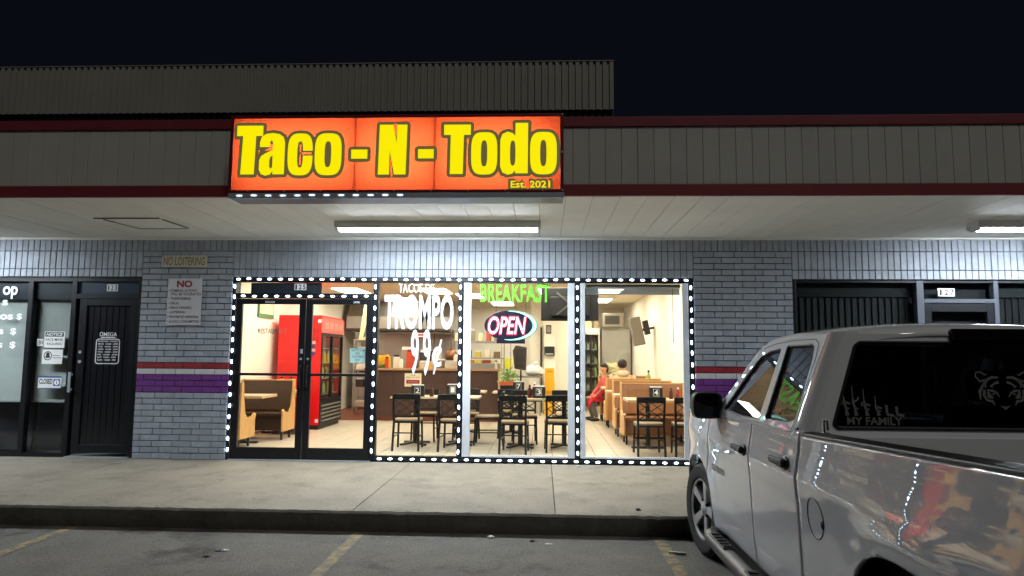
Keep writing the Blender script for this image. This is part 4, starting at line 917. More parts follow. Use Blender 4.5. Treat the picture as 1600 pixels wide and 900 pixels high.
# rack on the left
rk = thing('wire_rack', 'grey wire rack with pans left of the counter', 'rack', (-4.3, 7.0, 0))
for xx in (-4.35, -3.78):
    for yy in (6.8, 7.2): MB().cyl((xx, yy, 0), (xx, yy, 1.75), .016, n=8).build('post', STEEL, rk, world=True)
for zz in (.18, .62, 1.02, 1.38, 1.72): box('shelf', -4.37, -3.76, 6.78, 7.22, zz, zz + .025, STEEL, rk)
for k, (xx, zz, w, hh, c) in enumerate(((-4.2, .206, .3, .12, srgb(190, 180, 160)), (-3.95, .206, .2, .2, srgb(80, 74, 66)), (-4.22, .646, .2, .2, srgb(40, 36, 34)), (-3.95, .646, .26, .16, srgb(206, 200, 190)), (-4.15, 1.046, .36, .14, srgb(226, 220, 206)), (-4.2, 1.406, .24, .16, srgb(50, 46, 40)), (-3.95, 1.406, .2, .14, srgb(210, 200, 180)), (-4.1, 1.746, .3, .12, srgb(96, 120, 130)))):
    canister('rack_container', xx, 7.0, zz, w, .3, hh, c, ('white low', 'dark tall', 'black square', 'pale wide', 'white long', 'dark upper', 'pale upper', 'blue grey top')[k] + ' container on the wire rack', 'container')
t = thing('wall_poster', 'tall slanted menu panel hanging behind the cooler', 'poster', (-3.95, 6.3, 1.6)); MB().prism([(-4.12, 1.72), (-3.98, 1.72), (-3.74, 2.6), (-4.0, 2.6)], 'y', 6.3, 6.32).build('panel', mat('poster_cream', srgb(226, 206, 160), .6), t, world=True); MB().prism([(-4.02, 1.78), (-3.97, 1.78), (-3.80, 2.4), (-3.88, 2.4)], 'y', 6.29, 6.299).build('print', mat('poster_print', srgb(90, 110, 96), .6), t, world=True)

# speaker on a stand, potted plant, yellow sign, dispensers
sp = thing('loudspeaker', 'dark loudspeaker on a thin stand beside the counter', 'loudspeaker', (-.45, 6.6, 0)); SPK = mat('speaker_dark', srgb(58, 52, 50), .6)
MB().prism([(-.62, 1.10), (-.36, 1.06), (-.35, 1.58), (-.60, 1.62), (-.66, 1.5)], 'y', 6.45, 6.72).build('cabinet', SPK, sp, world=True, bevel=.015); box('grille', -.585, -.385, 6.435, 6.449, 1.14, 1.54, mat('speaker_grille', srgb(44, 40, 38), .7), sp)
MB().cyl((-.48, 6.6, .1), (-.48, 6.6, 1.07), .018).build('pole', BLACKM, sp, world=True)
for a in (90, 210, 330): MB().bar((-.48, 6.6, .35), (-.48 + .3 * cos(rad(a)), 6.6 + .3 * sin(rad(a)), .01), .02, .02).build('leg', BLACKM, sp, world=True)
pp = thing('potted_plant', 'leafy green plant in a terracotta box at the counter end', 'plant', (-.70, 5.35, .60)); TER = mat('terracotta', srgb(196, 98, 56), .7)
MB().prism([(-.86, .62), (-.56, .62), (-.54, .83), (-.88, .83)], 'y', 5.25, 5.5).build('pot', TER, pp, world=True, bevel=.006); box('rim', -.89, -.53, 5.23, 5.52, .832, .855, TER, pp)
box('stand_top', -.90, -.52, 5.22, 5.53, .595, .619, BLACKM, pp)
for xx in (-.88, -.56):
    for yy in (5.24, 5.49): box('stand_leg', xx, xx + .02, yy, yy + .02, 0, .594, BLACKM, pp)
lf = MB()
for k in range(170):
    a = random.uniform(0, 2 * pi); r = random.uniform(0, .2); z = random.uniform(.84, 1.12) - r * .3; x = -.71 + r * cos(a); y = 5.37 + r * .6 * sin(a); s = random.uniform(.03, .055); d = Vector((random.gauss(0, 1), random.gauss(0, 1), random.gauss(.4, .6))).normalized(); u = d.orthogonal().normalized()
    p = Vector((x, y, z)); lf.add([p, p + d * s + u * s * .4, p + d * s * 2, p + d * s - u * s * .4], [(0, 1, 2, 3)])
fo = lf.build('foliage', mat('leaf_green', srgb(120, 160, 60), .5, var=.3, vscale=14), pp, world=True)
ys_ = thing('yellow_floor_sign', 'yellow upright floor sign leaning by the kitchen door', 'floor sign', (.18, 7.5, 0)); MB().prism([(.06, .55), (.30, .55), (.29, 1.10), (.07, 1.10)], 'y', 7.5, 7.54).build('panel', mat('safety_yellow', srgb(236, 176, 24), .5), ys_, world=True, bevel=.01); lettering('CAUTION', .11, .25, 1.0, 1.04, 7.498, INK, ys_, offset=.02)
box('stand', .05, .31, 7.55, 7.60, 0, .56, mat('safety_yellow', srgb(236, 176, 24), .5), ys_)
pdx = thing('towel_dispenser', 'black towel dispenser on the pale column by the kitchen', 'dispenser', (.2, 7.75, 1.4)); box('housing', .05, .30, 7.70, 7.84, 1.40, 1.62, BLACK, pdx, bevel=.02); box('slot', .08, .27, 7.695, 7.699, 1.42, 1.45, ALU, pdx)
col_ = thing('pale_column', 'pale boxed column carrying the black dispenser', 'column', (.2, 7.9, 0))
box('column_face', .04, .34, 7.85, 8.2, 0, 2.76, CREAM, col_); box('skirting', .035, .345, 7.845, 7.849, 0, .1, BROWN, col_)
t = thing('wall_switch_plate', 'small dark framed notice on the cream partition', 'notice', (-.1, 7.83, 2.0)); box('frame', .09, .22, 7.82, 7.845, 1.93, 2.14, BLACK, t); box('card', .105, .205, 7.815, 7.819, 1.96, 2.11, mat('grey_card', srgb(140, 130, 116), .6), t)
st_ = thing('side_table', 'low beige work table behind the loudspeaker', 'table', (-.3, 7.4, 0)); box('top', -.85, .0, 7.15, 7.65, .88, .92, STEEL, st_); 
for xx in (-.82, -.06):
    for yy in (7.18, 7.6): box('leg', xx, xx + .03, yy, yy + .03, 0, .879, STEEL, st_)
t = thing('paper_bag', 'crumpled white bag on the work table behind the loudspeaker', 'bag', (-.2, 7.4, .92)); b_ = MB(); b_.ball((0, 0, .12), (.24, .16, .14), 14, 8)
for i, v in enumerate(b_.v): b_.v[i] = tuple(c * random.uniform(.86, 1.1) for c in v[:2]) + (max(.001, v[2] * random.uniform(.9, 1.1)),)
b_.build('bag_body', WHITE, t, smooth=30); MB().ball((.05, 0, .29), (.06, .05, .05), 8, 5).build('bag_knot', WHITE, t)
canister('detergent', -.74, 6.1, 1.106, .17, .12, .26, srgb(214, 216, 60), 'lime yellow jug at the counter corner', 'jug', WHITE)

# ceiling-mounted television seen from behind
tv = thing('ceiling_television', 'black flat television hung from the ceiling, its back to the glass', 'television', (.44, 1.5, 2.0))
box('cabinet', -.02, .86, 1.52, 1.57, 1.93, 2.44, BLACK, tv, bevel=.01); box('rear_bulge', .12, .72, 1.47, 1.519, 2.0, 2.30, BLACK, tv, bevel=.012); MB().cyl((.42, 1.5, 2.3), (.42, 1.5, 2.78), .025).build('ceiling_pole', BLACKM, tv, world=True)
for s in (-1, 1): MB().bar((.42 - s * .20, 1.46, 2.02), (.42 + s * .20, 1.46, 2.36), .025, .012).build('bracket_arm', mat('dull_bracket', srgb(84, 80, 74), .5), tv, world=True)
t2 = thing('box_television', 'grey box television on top of the steel fridge', 'television', (1.85, 8.9, 2.2)); GT = mat('grey_tv', srgb(120, 112, 100), .5)
MB().prism([(1.55, 2.14), (2.05, 2.14), (2.12, 2.5), (1.55, 2.5)], 'y', 8.75, 9.1).build('cabinet', GT, t2, world=True, bevel=.015); box('screen', 1.61, 1.98, 8.742, 8.749, 2.21, 2.43, mat('tv_screen', srgb(56, 52, 46), .2), t2)
t3 = thing('tilted_monitor', 'grey monitor tilted on an arm from the right wall', 'monitor', (2.1, 5.6, 1.7)); R_ = Matrix.Rotation(rad(-12), 3, 'Y')
MB().box(1.88, 2.10, 5.45, 5.75, 1.62, 2.22, R_).build('cabinet', GT, t3, world=True, bevel=.02); MB().bar((2.1, 5.6, 1.95), (2.35, 5.6, 2.0), .05, .05).build('wall_arm', BLACKM, t3, world=True); MB().box(2.14, 2.24, 5.5, 5.7, 1.85, 2.15, R_).build('rear_cover', BLACK, t3, world=True)
f1 = thing('glass_door_fridge', 'white glass door fridge at the end of the aisle', 'fridge', (1.25, 9.2, 0))
FW = mat('fridge_white', srgb(206, 198, 180), .5)
for q in ((1.03, 1.06, 9.0, 9.6, .1, 1.95), (1.46, 1.49, 9.0, 9.6, .1, 1.95), (1.061, 1.459, 9.57, 9.6, .1, 1.95)): box('side', *q, FW, f1)
box('header', 1.03, 1.49, 8.99, 9.6, 1.951, 2.12, FW, f1); box('header_print', 1.07, 1.45, 8.985, 8.989, 1.98, 2.09, mat('fridge_print', srgb(200, 200, 206), .5), f1); box('base_grille', 1.061, 1.459, 9.0, 9.05, .1, .36, mat('grille_dark', srgb(70, 64, 56), .6), f1)
for x0, x1 in ((1.061, 1.255), (1.262, 1.459)):
    d = MB(); d.box(x0, x0 + .02, 9.0, 9.03, .37, 1.95); d.box(x1 - .02, x1, 9.0, 9.03, .37, 1.95); d.box(x0 + .02, x1 - .02, 9.0, 9.03, .37, .40); dd = d.build('door', BLACKM, f1, world=True); box('glass_pane', x0 + .02, x1 - .02, 9.01, 9.016, .40, 1.95, PGLASS, dd)
for zz in (.5, .85, 1.2, 1.55):
    box('shelf', 1.062, 1.458, 9.06, 9.56, zz, zz + .012, ALU, f1)
    for k in range(4): box('food_box', 1.08 + k * .095, 1.155 + k * .095, 9.2, 9.4, zz + .013, zz + .15 + .05 * ((k + int(zz * 10)) % 3), mat(f'food_box_{k % 3}', (srgb(150, 170, 110), srgb(210, 200, 180), srgb(120, 100, 80))[k % 3], .5), f1)
f2 = thing('steel_fridge', 'tall stainless fridge at the end of the booth row', 'fridge', (1.95, 9.6, 0))
box('body', 1.56, 2.33, 9.26, 9.9, .1, 2.12, STEEL, f2, bevel=.008); box('door', 1.57, 2.32, 9.22, 9.255, .15, 2.08, STEEL, f2, bevel=.006); MB().tube([(1.64, 9.22, .9), (1.64, 9.17, .92), (1.64, 9.17, 1.4), (1.64, 9.22, 1.42)], .012).build('handle', ALU, f2, world=True)
for xx in (1.6, 2.27): box('foot', xx, xx + .04, 9.3, 9.34, 0, .099, BLACKM, f2)
canister('snack_carton', 1.16, 9.25, 2.121, .28, .3, .34, srgb(214, 190, 150), 'printed carton standing on the glass door fridge', 'carton', KET)
canister('snack_carton', 1.42, 9.3, 2.121, .16, .25, .22, srgb(150, 130, 100), 'small brown carton beside the printed carton on the fridge', 'carton', BLACK)
t = thing('bagged_tortillas', 'pale heap of bagged goods on a trolley before the steel fridge', 'bag', (1.72, 8.3, 0)); box('trolley_top', 1.45, 2.0, 8.1, 8.5, .9, .93, STEEL, t)
for xx in (1.47, 1.95): box('trolley_leg', xx, xx + .03, 8.15, 8.18, 0, .899, STEEL, t)
b_ = MB()
for k in range(7): b_.ball((1.55 + (k % 4) * .12, 8.2 + (k % 2) * .12, 1.00 + (k // 4) * .13), (.14, .12, .085), 12, 8)
for i, v in enumerate(b_.v): b_.v[i] = (v[0] + random.gauss(0, .022), v[1] + random.gauss(0, .022), max(.932, v[2] + random.gauss(0, .020)))
b_.build('bags', mat('pale_bag', srgb(222, 212, 170), .6, var=.2, vscale=16), t, world=True)
bottle(2.22, 5.55, .7505, mat('green_bottle', srgb(150, 180, 60), .3), 'tall green bottle on the far booth table', .36, .045); bottle(1.95, 5.5, .7505, KET, 'red sauce bottle on the far booth table', .18); bottle(1.82, 5.55, .7505, MUST, 'mustard bottle on the far booth table', .16)
bottle(2.1, 4.12, .7505, HOT, 'dark sauce bottle on the third booth table', .18); bottle(1.95, 2.93, .7505, KET, 'red bottle on the second booth table', .18); bottle(2.1, 2.93, .7505, HOT, 'dark bottle beside the red one on the second booth table', .17); bottle(2.2, 2.95, .7505, KET, 'red bottle by the wall on the second booth table', .19)

# ---------------------------------------------------------------- the two people at the far booth
def skinned(name, verts, edges, m_, parent, root=0, sub=2):
    me = bpy.data.meshes.new(name); me.from_pydata([v[0] for v in verts], edges, []); o = bpy.data.objects.new(name, me); C.objects.link(o)
    md = o.modifiers.new('skin', 'SKIN'); md.use_smooth_shade = True
    for i, v in enumerate(verts):
        sv = me.skin_vertices[0].data[i]; r = v[1]; sv.radius = (r if isinstance(r, tuple) else (r, r)); sv.use_root = (i == root)
    sb = o.modifiers.new('sub', 'SUBSURF'); sb.levels = sub; sb.render_levels = sub
    bpy.context.view_layer.update(); dg = bpy.context.evaluated_depsgraph_get(); me2 = bpy.data.meshes.new_from_object(o.evaluated_get(dg)); bpy.data.objects.remove(o)
    me2.materials.clear(); me2.materials.append(m_); return place(name, me2, None, parent, smooth=180)
# coordinates local: person at origin, facing -x (aisle side) for the first
p1_ = thing('person', 'person in red shirt and apron sitting sideways at the far booth', 'person', (1.38, 6.2, 0)); p1_.scale = (.9, .9, .9)
def chain(*idx): return [(idx[i], idx[i + 1]) for i in range(len(idx) - 1)]
V = [((0, 0, .52), .13), ((-.01, -.02, .72), .13), ((-.02, -.05, .93), .135), ((-.03, -.07, 1.03), .07), ((-.035, -.085, 1.09), .048), ((-.04, -.10, 1.15), .05), ((-.05, -.115, 1.22), (.078, .088)), ((-.05, -.11, 1.30), (.07, .078)),
     ((-.05, .13, .98), .055), ((-.16, .14, .76), .042), ((-.30, .05, .62), .034), ((-.36, .0, .58), .026),
     ((-.02, -.24, .98), .055), ((-.08, -.30, .75), .042), ((-.25, -.22, .60), .034), ((-.33, -.17, .57), .026),
     ((-.05, .09, .50), .09), ((-.38, .10, .52), .065), ((-.36, .10, .28), .05), ((-.30, .10, .06), .034), ((-.40, .10, .035), .03),
     ((-.05, -.09, .50), .09), ((-.36, -.16, .52), .065), ((-.30, -.20, .28), .05), ((-.22, -.22, .08), .034), ((-.32, -.25, .045), .03)]
Eg = chain(0, 1, 2, 3, 4, 5, 6, 7) + chain(2, 8, 9, 10, 11) + chain(2, 12, 13, 14, 15) + chain(0, 16, 17, 18, 19, 20) + chain(0, 21, 22, 23, 24, 25)
skinned('body', V, Eg, SKIN, p1_)
def sub(V, idx, Ed, k, dz=0): 
    mp = {a: i for i, a in enumerate(idx)}; return [(V[a][0], tuple(c + k for c in V[a][1]) if isinstance(V[a][1], tuple) else V[a][1] + k) for a in idx], [(mp[a], mp[b]) for a, b in Ed if a in mp and b in mp]
REDP = mat('coral_shirt', srgb(196, 78, 74), .8, var=.1, vscale=14)
v_, e_ = sub(V, [0, 1, 2, 3, 8, 9, 10, 12, 13, 14], Eg, .016); skinned('shirt', v_, e_, REDP, p1_)
GREY = mat('grey_trousers', srgb(98, 92, 86), .8)
v_, e_ = sub(V, [0, 16, 17, 18, 19, 21, 22, 23, 24], Eg, .014); skinned('trousers', v_, e_, GREY, p1_)
apn = MB(); rows = []
for i in range(9):
    t_ = i / 8; x = -.06 - t_ * .38; z = .60 + .03 * sin(t_ * 3) - (max(0, t_ - .75) * .6); rows.append([(x, -.27 + j / 8 * .40, z - .16 * abs(j / 4 - 1) ** 3 + random.uniform(-.006, .006)) for j in range(9)])
apn.grid(rows).build('apron', REDC, p1_, smooth=60, solid=.008)
for yy, xx in ((.10, -.37), (-.235, -.29)): MB().ball((xx, yy, .045), (.13, .048, .045), 12, 8).build('shoe', BLACK, p1_, smooth=60)
def hand(par, c, d, m_=SKIN):
    c = Vector(c); d = Vector(d).normalized(); s_ = d.cross(Vector((0, 0, 1))).normalized(); up = s_.cross(d)
    mb = MB(); 
    mb.ball(c, (.034, .034, .018), 8, 6)
    for k in range(4):
        b0 = c + s_ * (-.024 + k * .016) + d * .025; L = (.055, .065, .062, .048)[k]
        p1 = b0 + d * L * .55; p2 = p1 + (d * .6 - up * .8).normalized() * L * .5; mb.cyl(b0, p1, .0085, .008, 6); mb.cyl(p1, p2, .008, .006, 6)
    b0 = c + s_ * .03; p1 = b0 + (d * .6 + s_ * .8) * .035; p2 = p1 + d * .025; mb.cyl(b0, p1, .010, .009, 6); mb.cyl(p1, p2, .009, .007, 6)
    mb.build('hand', m_, par, smooth=60)
hand(p1_, (-.40, -.02, .565), (-1, -.3, -.1)); hand(p1_, (-.37, -.15, .56), (-1, .3, -.1))
hr = MB(); hr.ball((-.04, -.095, 1.325), (.092, .098, .062), 14, 10); hr.ball((.0, -.01, 1.24), (.085, .06, .10), 12, 8); hr.build('hair', HAIR, p1_, smooth=60)
MB().ball((-.095, -.185, 1.245), (.012, .012, .018), 8, 6).build('nose', SKIN, p1_, smooth=60)
for dx in (-.035, .035): MB().ball((-.095 + dx * .8, -.185 + .012 - dx * .5, 1.268), .0085, 8, 6).build('eye', BLACK, p1_)
MB().ball((-.085, -.185, 1.205), (.022, .01, .007), 8, 5).build('mouth', mat('lips', srgb(160, 60, 60), .5), p1_)
for a in (-1, 1): MB().ball((-.05 + a * .075, -.10 - a * .02, 1.25), (.012, .02, .026), 8, 6).build('ear', SKIN, p1_)
# the hooded person, back to the camera
p2_ = thing('person', 'person in a pale hooded sweatshirt seen from behind at the third booth', 'person', (1.62, 4.98, 0))
V2 = [((0, 0, .50), .14), ((0, 0, .70), .14), ((0, .02, .93), .155), ((0, .03, 1.03), .085), ((0, .04, 1.08), .05), ((0, .06, 1.13), .055), ((0, .07, 1.20), (.08, .092)), ((0, .065, 1.28), (.072, .08)),
      ((-.21, .03, .96), .062), ((-.25, .18, .78), .048), ((-.16, .38, .77), .036), ((-.12, .44, .78), .026), ((.21, .03, .96), .062), ((.25, .18, .78), .048), ((.16, .38, .77), .036), ((.12, .44, .78), .026),
      ((-.10, .05, .49), .09), ((-.12, .40, .50), .068), ((-.12, .42, .26), .05), ((-.12, .40, .06), .036), ((-.12, .50, .035), .03), ((.10, .05, .49), .09), ((.12, .40, .50), .068), ((.12, .42, .26), .05), ((.12, .40, .06), .036), ((.12, .50, .035), .03)]
E2 = chain(0, 1, 2, 3, 4, 5, 6, 7) + chain(2, 8, 9, 10, 11) + chain(2, 12, 13, 14, 15) + chain(0, 16, 17, 18, 19, 20) + chain(0, 21, 22, 23, 24, 25)
skinned('body', V2, E2, SKIN, p2_)
HOOD = mat('pale_sweatshirt', srgb(214, 196, 166), .9, var=.06, vscale=12); JEAN = mat('dark_jeans', srgb(44, 50, 66), .85)
v_, e_ = sub(V2, [0, 1, 2, 3, 8, 9, 10, 12, 13, 14], E2, .02); skinned('sweatshirt', v_, e_, HOOD, p2_)
MB().ball((0, -.06, 1.05), (.13, .07, .07), 14, 8).build('hood', HOOD, p2_, smooth=60)
v_, e_ = sub(V2, [0, 16, 17, 18, 19, 21, 22, 23, 24], E2, .014); skinned('trousers', v_, e_, JEAN, p2_)
MB().ball((0, .055, 1.245), (.10, .108, .098), 14, 10).build('hair', HAIR, p2_, smooth=60)
for xx in (-.12, .12): MB().ball((xx, .47, .042), (.048, .13, .042), 12, 8).build('shoe', WHITE, p2_, smooth=60)
for a in (-1, 1): MB().ball((a * .088, .075, 1.20), (.014, .022, .028), 8, 6).build('ear', SKIN, p2_)
hand(p2_, (-.10, .47, .785), (.3, 1, 0)); hand(p2_, (.10, .47, .785), (-.3, 1, 0)); MB().ball((0, .17, 1.19), (.014, .014, .02), 8, 6).build('nose', SKIN, p2_)

# ================================================================== THE PICKUP
tk = thing('pickup_truck', 'silver white double cab pickup parked nose-in at the kerb', 'pickup truck', (2.235, -3.29, GZ))
PAINT = mat('pearl_paint', srgb(226, 229, 234), 0.5, metal=0.0, coat=1.0, spec=.12, coat_ior=1.85)
RUB = mat('tyre_rubber', srgb(24, 24, 25), .75, bump=.3, bscale=120); ALLOY = mat('alloy', srgb(188, 189, 192), .35, metal=.55); DALLOY = mat('dark_alloy', srgb(52, 53, 56), .4, metal=.7); CHROME = mat('chrome', srgb(210, 212, 216), .1, metal=1.0)
PBLK = mat('truck_black', srgb(14, 14, 15), .45); BEDL = mat('bed_liner', srgb(22, 22, 23), .8, bump=.4, bscale=90)
def lerp(tab, z):
    if z <= tab[0][0]: return tab[0][1]
    for (a, u), (b, v) in zip(tab, tab[1:]):
        if z <= b:
            t = (z - a) / (b - a); t = t * t * (3 - 2 * t) * .5 + t * .5; return u + (v - u) * t
    return tab[-1][1]
PROF = [(.26, .880), (.36, .915), (.50, .930), (.68, .938), (.84, .944), (.93, .952), (.985, .956), (1.04, .945), (1.14, .930), (1.25, .918), (1.35, .910)]
AR = [(0.0, .37, .425), (-3.25, .37, .50)]
def arch_z(y):
    z = 0
    for yc, zc, r in AR:
        d = abs(y - yc) / r
        if d < 1: z = max(z, zc + r * .98 * (1 - d ** 2.5) ** (1 / 2.5))
    return z
def hw(y, z):
    w = lerp(PROF, z)
    for yc, zc, r in AR:
        d = math.hypot((y - yc) / r, (z - zc) / r) if z > zc - .2 else abs(y - yc) / r
        if d > .9: w += .030 * math.exp(-((d - 1.0) / .30) ** 2) * min(1, max(0, (1.12 - z) / .2))
    if y > .25: w -= .16 * ((y - .25) / .65) ** 2.2
    if y < -4.0: w -= .05 * ((-4.0 - y) / .4) ** 2
    return w
belt = lambda y: 1.155 + (-.30 - y) * .034 if y < -.30 else 1.155 - (y + .30) * .045
rail = lambda y: 1.200 + (-2.2 - y) * .048
def frange(a, b, n): return [a + (b - a) * i / n for i in range(n + 1)]
def side_panel(name, ya, yb, ztop, zbot, s, shear=0.0, rows=40):
    """body side skin between ya (front) and yb (rear)"""
    n = max(10, int(abs(ya - yb) / .028)); ys_ = frange(ya, yb, n)
    for yc, zc, r in AR:
        for e in (-1, 1):
            if min(ya, yb) < yc + e * r < max(ya, yb): ys_ += [yc + e * (r - .0005), yc + e * (r + .0005)]
            for k in (.97, .92, .85):
                if min(ya, yb) < yc + e * r * k < max(ya, yb): ys_.append(yc + e * r * k)
    ys_ = sorted(set(ys_), reverse=True); rr = []
    for y in ys_:
        zt = ztop(y); zb = max(zbot, arch_z(y)); r_ = []
        for j in range(rows + 1):
            z = zbot + (zt - zbot) * j / rows; z = max(z, zb); yy = y + shear * (1.0 - z) * (1 if abs(y - yb) < 1e-4 or abs(y - ya) < 1e-4 else 1)
            r_.append((s * hw(y, z), yy, z))
        rr.append(r_)
    return MB().grid(rr, flip=(s > 0)).build(name, PAINT, tk, smooth=35, clean=True, solid=.018)
for s in (-1, 1):
    fd = side_panel('front_fender', .80, -.318, belt, .30, s)
    d1_ = side_panel('front_door', -.326, -1.372, belt, .30, s); d2_ = side_panel('rear_door', -1.380, -2.172, belt, .30, s)
    bs = side_panel('bed_side', -2.196, -4.36, rail, .40, s)
    # dark seams sit behind the gaps
    MB().grid([[(s * (hw(y, z) - .03), y, z) for z in (.32, .6, .9, 1.14)] for y in (-.30, -.34)]).grid([[(s * (hw(y, z) - .03), y, z) for z in (.32, .6, .9, 1.18)] for y in (-1.35, -1.40)]).grid([[(s * (hw(y, z) - .045), y, z) for z in (.42, .6, .9, 1.2)] for y in (-2.14, -2.24)]).build('seam_backing', PBLK, tk)
    for d_, yh, zh in ((d1_, -1.20, 1.005), (d2_, -1.95, 1.035)):
        x = s * (hw(yh, zh))
        m_ = MB(); m_.prism([(yh - .11, zh - .022), (yh + .10, zh - .018), (yh + .105, zh + .016), (yh - .105, zh + .022)], 'x', min(x + s * .014, x + s * .040), max(x + s * .014, x + s * .040))
        m_.build('handle', PBLK, d_, bevel=.008); MB().ball((x + s * .004, yh - .07, zh - .004), (.012, .055, .038), 12, 8).build('handle_cup', PBLK, d_, smooth=60)
        if yh > -1.5: MB().cyl((x + s * .04, yh - .085, zh), (x + s * .043, yh - .085, zh), .010).build('key_lock', CHROME, d_)
    # door moulding lettering
    if s < 0:
        me = text_mesh('SILVERADO', .02); xs_ = [v.co.x for v in me.vertices]; a, b = min(xs_), max(xs_); h_ = max(v.co.y for v in me.vertices)
        for v in me.vertices:
            y = -.42 - (v.co.x - a) / (b - a) * .34; z = .745 + v.co.y / h_ * .045; v.co = Vector((s * (hw(y, z) + .004), y, z))
        me.materials.clear(); me.materials.append(DALLOY); place('door_emblem', me, None, d1_)
        # fuel flap
        rp = [(0, 0)] ; yc, zc, r = -2.40, .835, .094
        MB().tube([(s * (hw(yc + r * cos(a_), zc + r * sin(a_)) + .0005), yc + r * cos(a_), zc + r * sin(a_)) for a_ in [2 * pi * i / 40 for i in range(41)]], .0032, 6).build('fuel_flap_seam', PBLK, bs)
        MB().ball((s * hw(yc - r, zc), yc - r + .012, zc - .01), (.008, .02, .026), 10, 6).build('fuel_flap_notch', PBLK, bs, smooth=60)
    # belt moulding
    MB().grid([[(s * (hw(y, belt(y)) + .003), y, belt(y) - .006), (s * (hw(y, belt(y)) - .001), y, belt(y) + .012)] for y in frange(-.42, -2.13, 20)]).build('belt_moulding', CHROME if False else PBLK, tk, solid=.012)
    # running board
    rb_path = [(s * .90, -.42, .285), (s * .985, -.50, .275), (s * .995, -.62, .272), (s * .995, -2.0, .272), (s * .985, -2.12, .275), (s * .90, -2.2, .285)]
    m_ = MB()
    for i in range(len(rb_path) - 1): m_.cyl(rb_path[i], rb_path[i + 1], .052, .052, 14)
    for p in rb_path[1:-1]: m_.ball(p, .052, 14, 8)
    rb = m_.build('running_board', mat('step_grey', srgb(92, 92, 94), .4, metal=.5), tk, smooth=50)
    for ya in (-.62, -1.50): MB().box(*sorted((s * .955, s * 1.035)), ya - .42, ya, .318, .330).build('step_pad', PBLK, rb, bevel=.006)
    for ya in (-.62, -1.50):
        for k in range(5): MB().box(*sorted((s * .965, s * 1.025)), ya - .40 + k * .08, ya - .365 + k * .08, .331, .338).build('step_rib', BEDL, rb)
    MB().box(*sorted((s * .80, s * .885)), -2.17, -.40, .22, .33).build('rocker', PBLK, tk)
    # wheel arch liners
    for yc, zc, r in AR:
        l_ = MB(); l_.grid([[(s * x, yc + (r + .015) * cos(a_), max(zc + (r + .015) * sin(a_), .18)) for x in (.52, .90)] for a_ in frange(-.5, pi + .5, 26)])
        l_.grid([[(s * .52, yc + q * (r + .015) * cos(a_), max(.18, zc + q * (r + .015) * sin(a_))) for q in (0, 1)] for a_ in frange(-.5, pi + .5, 26)]); l_.build('wheel_liner', PBLK, tk)
    # greenhouse side: frame with two window openings on the leaning plane
    gx = lambda z: s * (.918 + (1.2 - z) * .42 if z > 1.2 else .918)
    GX = lambda y, z: s * (.922 - max(0, z - 1.19) * .40)
    outer = [(-.46, 1.15), (-.62, 1.27), (-.86, 1.50), (-1.00, 1.615), (-1.10, 1.663), (-1.30, 1.692), (-1.60, 1.708), (-2.085, 1.712), (-2.085, 1.55), (-2.085, 1.195), (-1.3, 1.17)]
    w1 = [(-.70, 1.215), (-.90, 1.42), (-1.05, 1.55), (-1.12, 1.59), (-1.25, 1.624), (-1.435, 1.640), (-1.455, 1.620), (-1.505, 1.225), (-1.49, 1.21), (-1.1, 1.20)]
    w2 = [(-1.53, 1.645), (-1.55, 1.660), (-1.90, 1.664), (-1.965, 1.645), (-2.00, 1.58), (-2.065, 1.30), (-2.055, 1.255), (-2.00, 1.240), (-1.62, 1.222), (-1.60, 1.235)]
    me = curve_mesh([outer, w1[::-1], w2[::-1]])
    for v in me.vertices: v.co = Vector((GX(v.co.x, v.co.y), v.co.x, v.co.y))
    me.materials.clear(); me.materials.append(PAINT); o_ = place('window_frame', me, None, tk); md = o_.modifiers.new('solid', 'SOLIDIFY'); md.thickness = .03; md.offset = 0
    md = o_.modifiers.new('bevel', 'BEVEL'); md.width = .009; md.segments = 3; md.limit_method = 'ANGLE'; md.angle_limit = rad(50)
    for wp in (w1, w2):
        me = curve_mesh([wp], .004)
        for v in me.vertices: v.co = Vector((GX(v.co.x, v.co.y) - s * .006, v.co.x, v.co.y))
        me.materials.clear(); me.materials.append(TINT); place('side_glass', me, None, tk)
        pth = [(GX(a, b) + s * .004, a, b) for a, b in wp]; MB().tube(pth + [pth[0]], .011, 6).build('window_seal', PBLK, tk, smooth=60)
    # rear corner pillar: rounds from the side into the back
    rr = []
    for z in frange(1.185, 1.725, 12):
        yb_ = -2.193 + max(0, z - 1.2) * .085; r_ = []
        for k in range(13):
            a_ = min(1, k / 10) * pi / 2; ex = .02 * max(0, k - 10); r_.append((GX(0, z) - s * (.085 * (1 - cos(a_)) + ex) + s * .0145, -2.07 + (yb_ + 2.07) * sin(a_), z))
        rr.append(r_)
    MB().grid(rr).build('rear_pillar', PAINT, tk, smooth=60)
    MB().tube([(GX(0, b_) + s * .0155, a_, b_) for a_, b_ in ((-2.072, 1.20), (-2.06, 1.40), (-2.04, 1.60), (-2.01, 1.665), (-1.95, 1.690), (-1.60, 1.688), (-1.30, 1.672), (-1.12, 1.645))], .0028, 6).build('door_seam', PBLK, tk)
    # mirror
    mm = MB(); sec = []
    for k in range(7):
        t_ = k / 6; y = -.46 - .15 * t_; q = (.70, .88, .96, 1, 1, 1, .97)[k]; sec.append([(s * (1.015 + .11 * q * c_), y, 1.232 + .098 * q * z_) for c_, z_ in oval(0, 0, 1, 1, 28, 4.5)])
    mm.grid([r_ + [r_[0]] for r_ in sec]); mm.add(sec[0], [tuple(range(28))]); mm.add(sec[-1], [tuple(range(28))[::-1]])
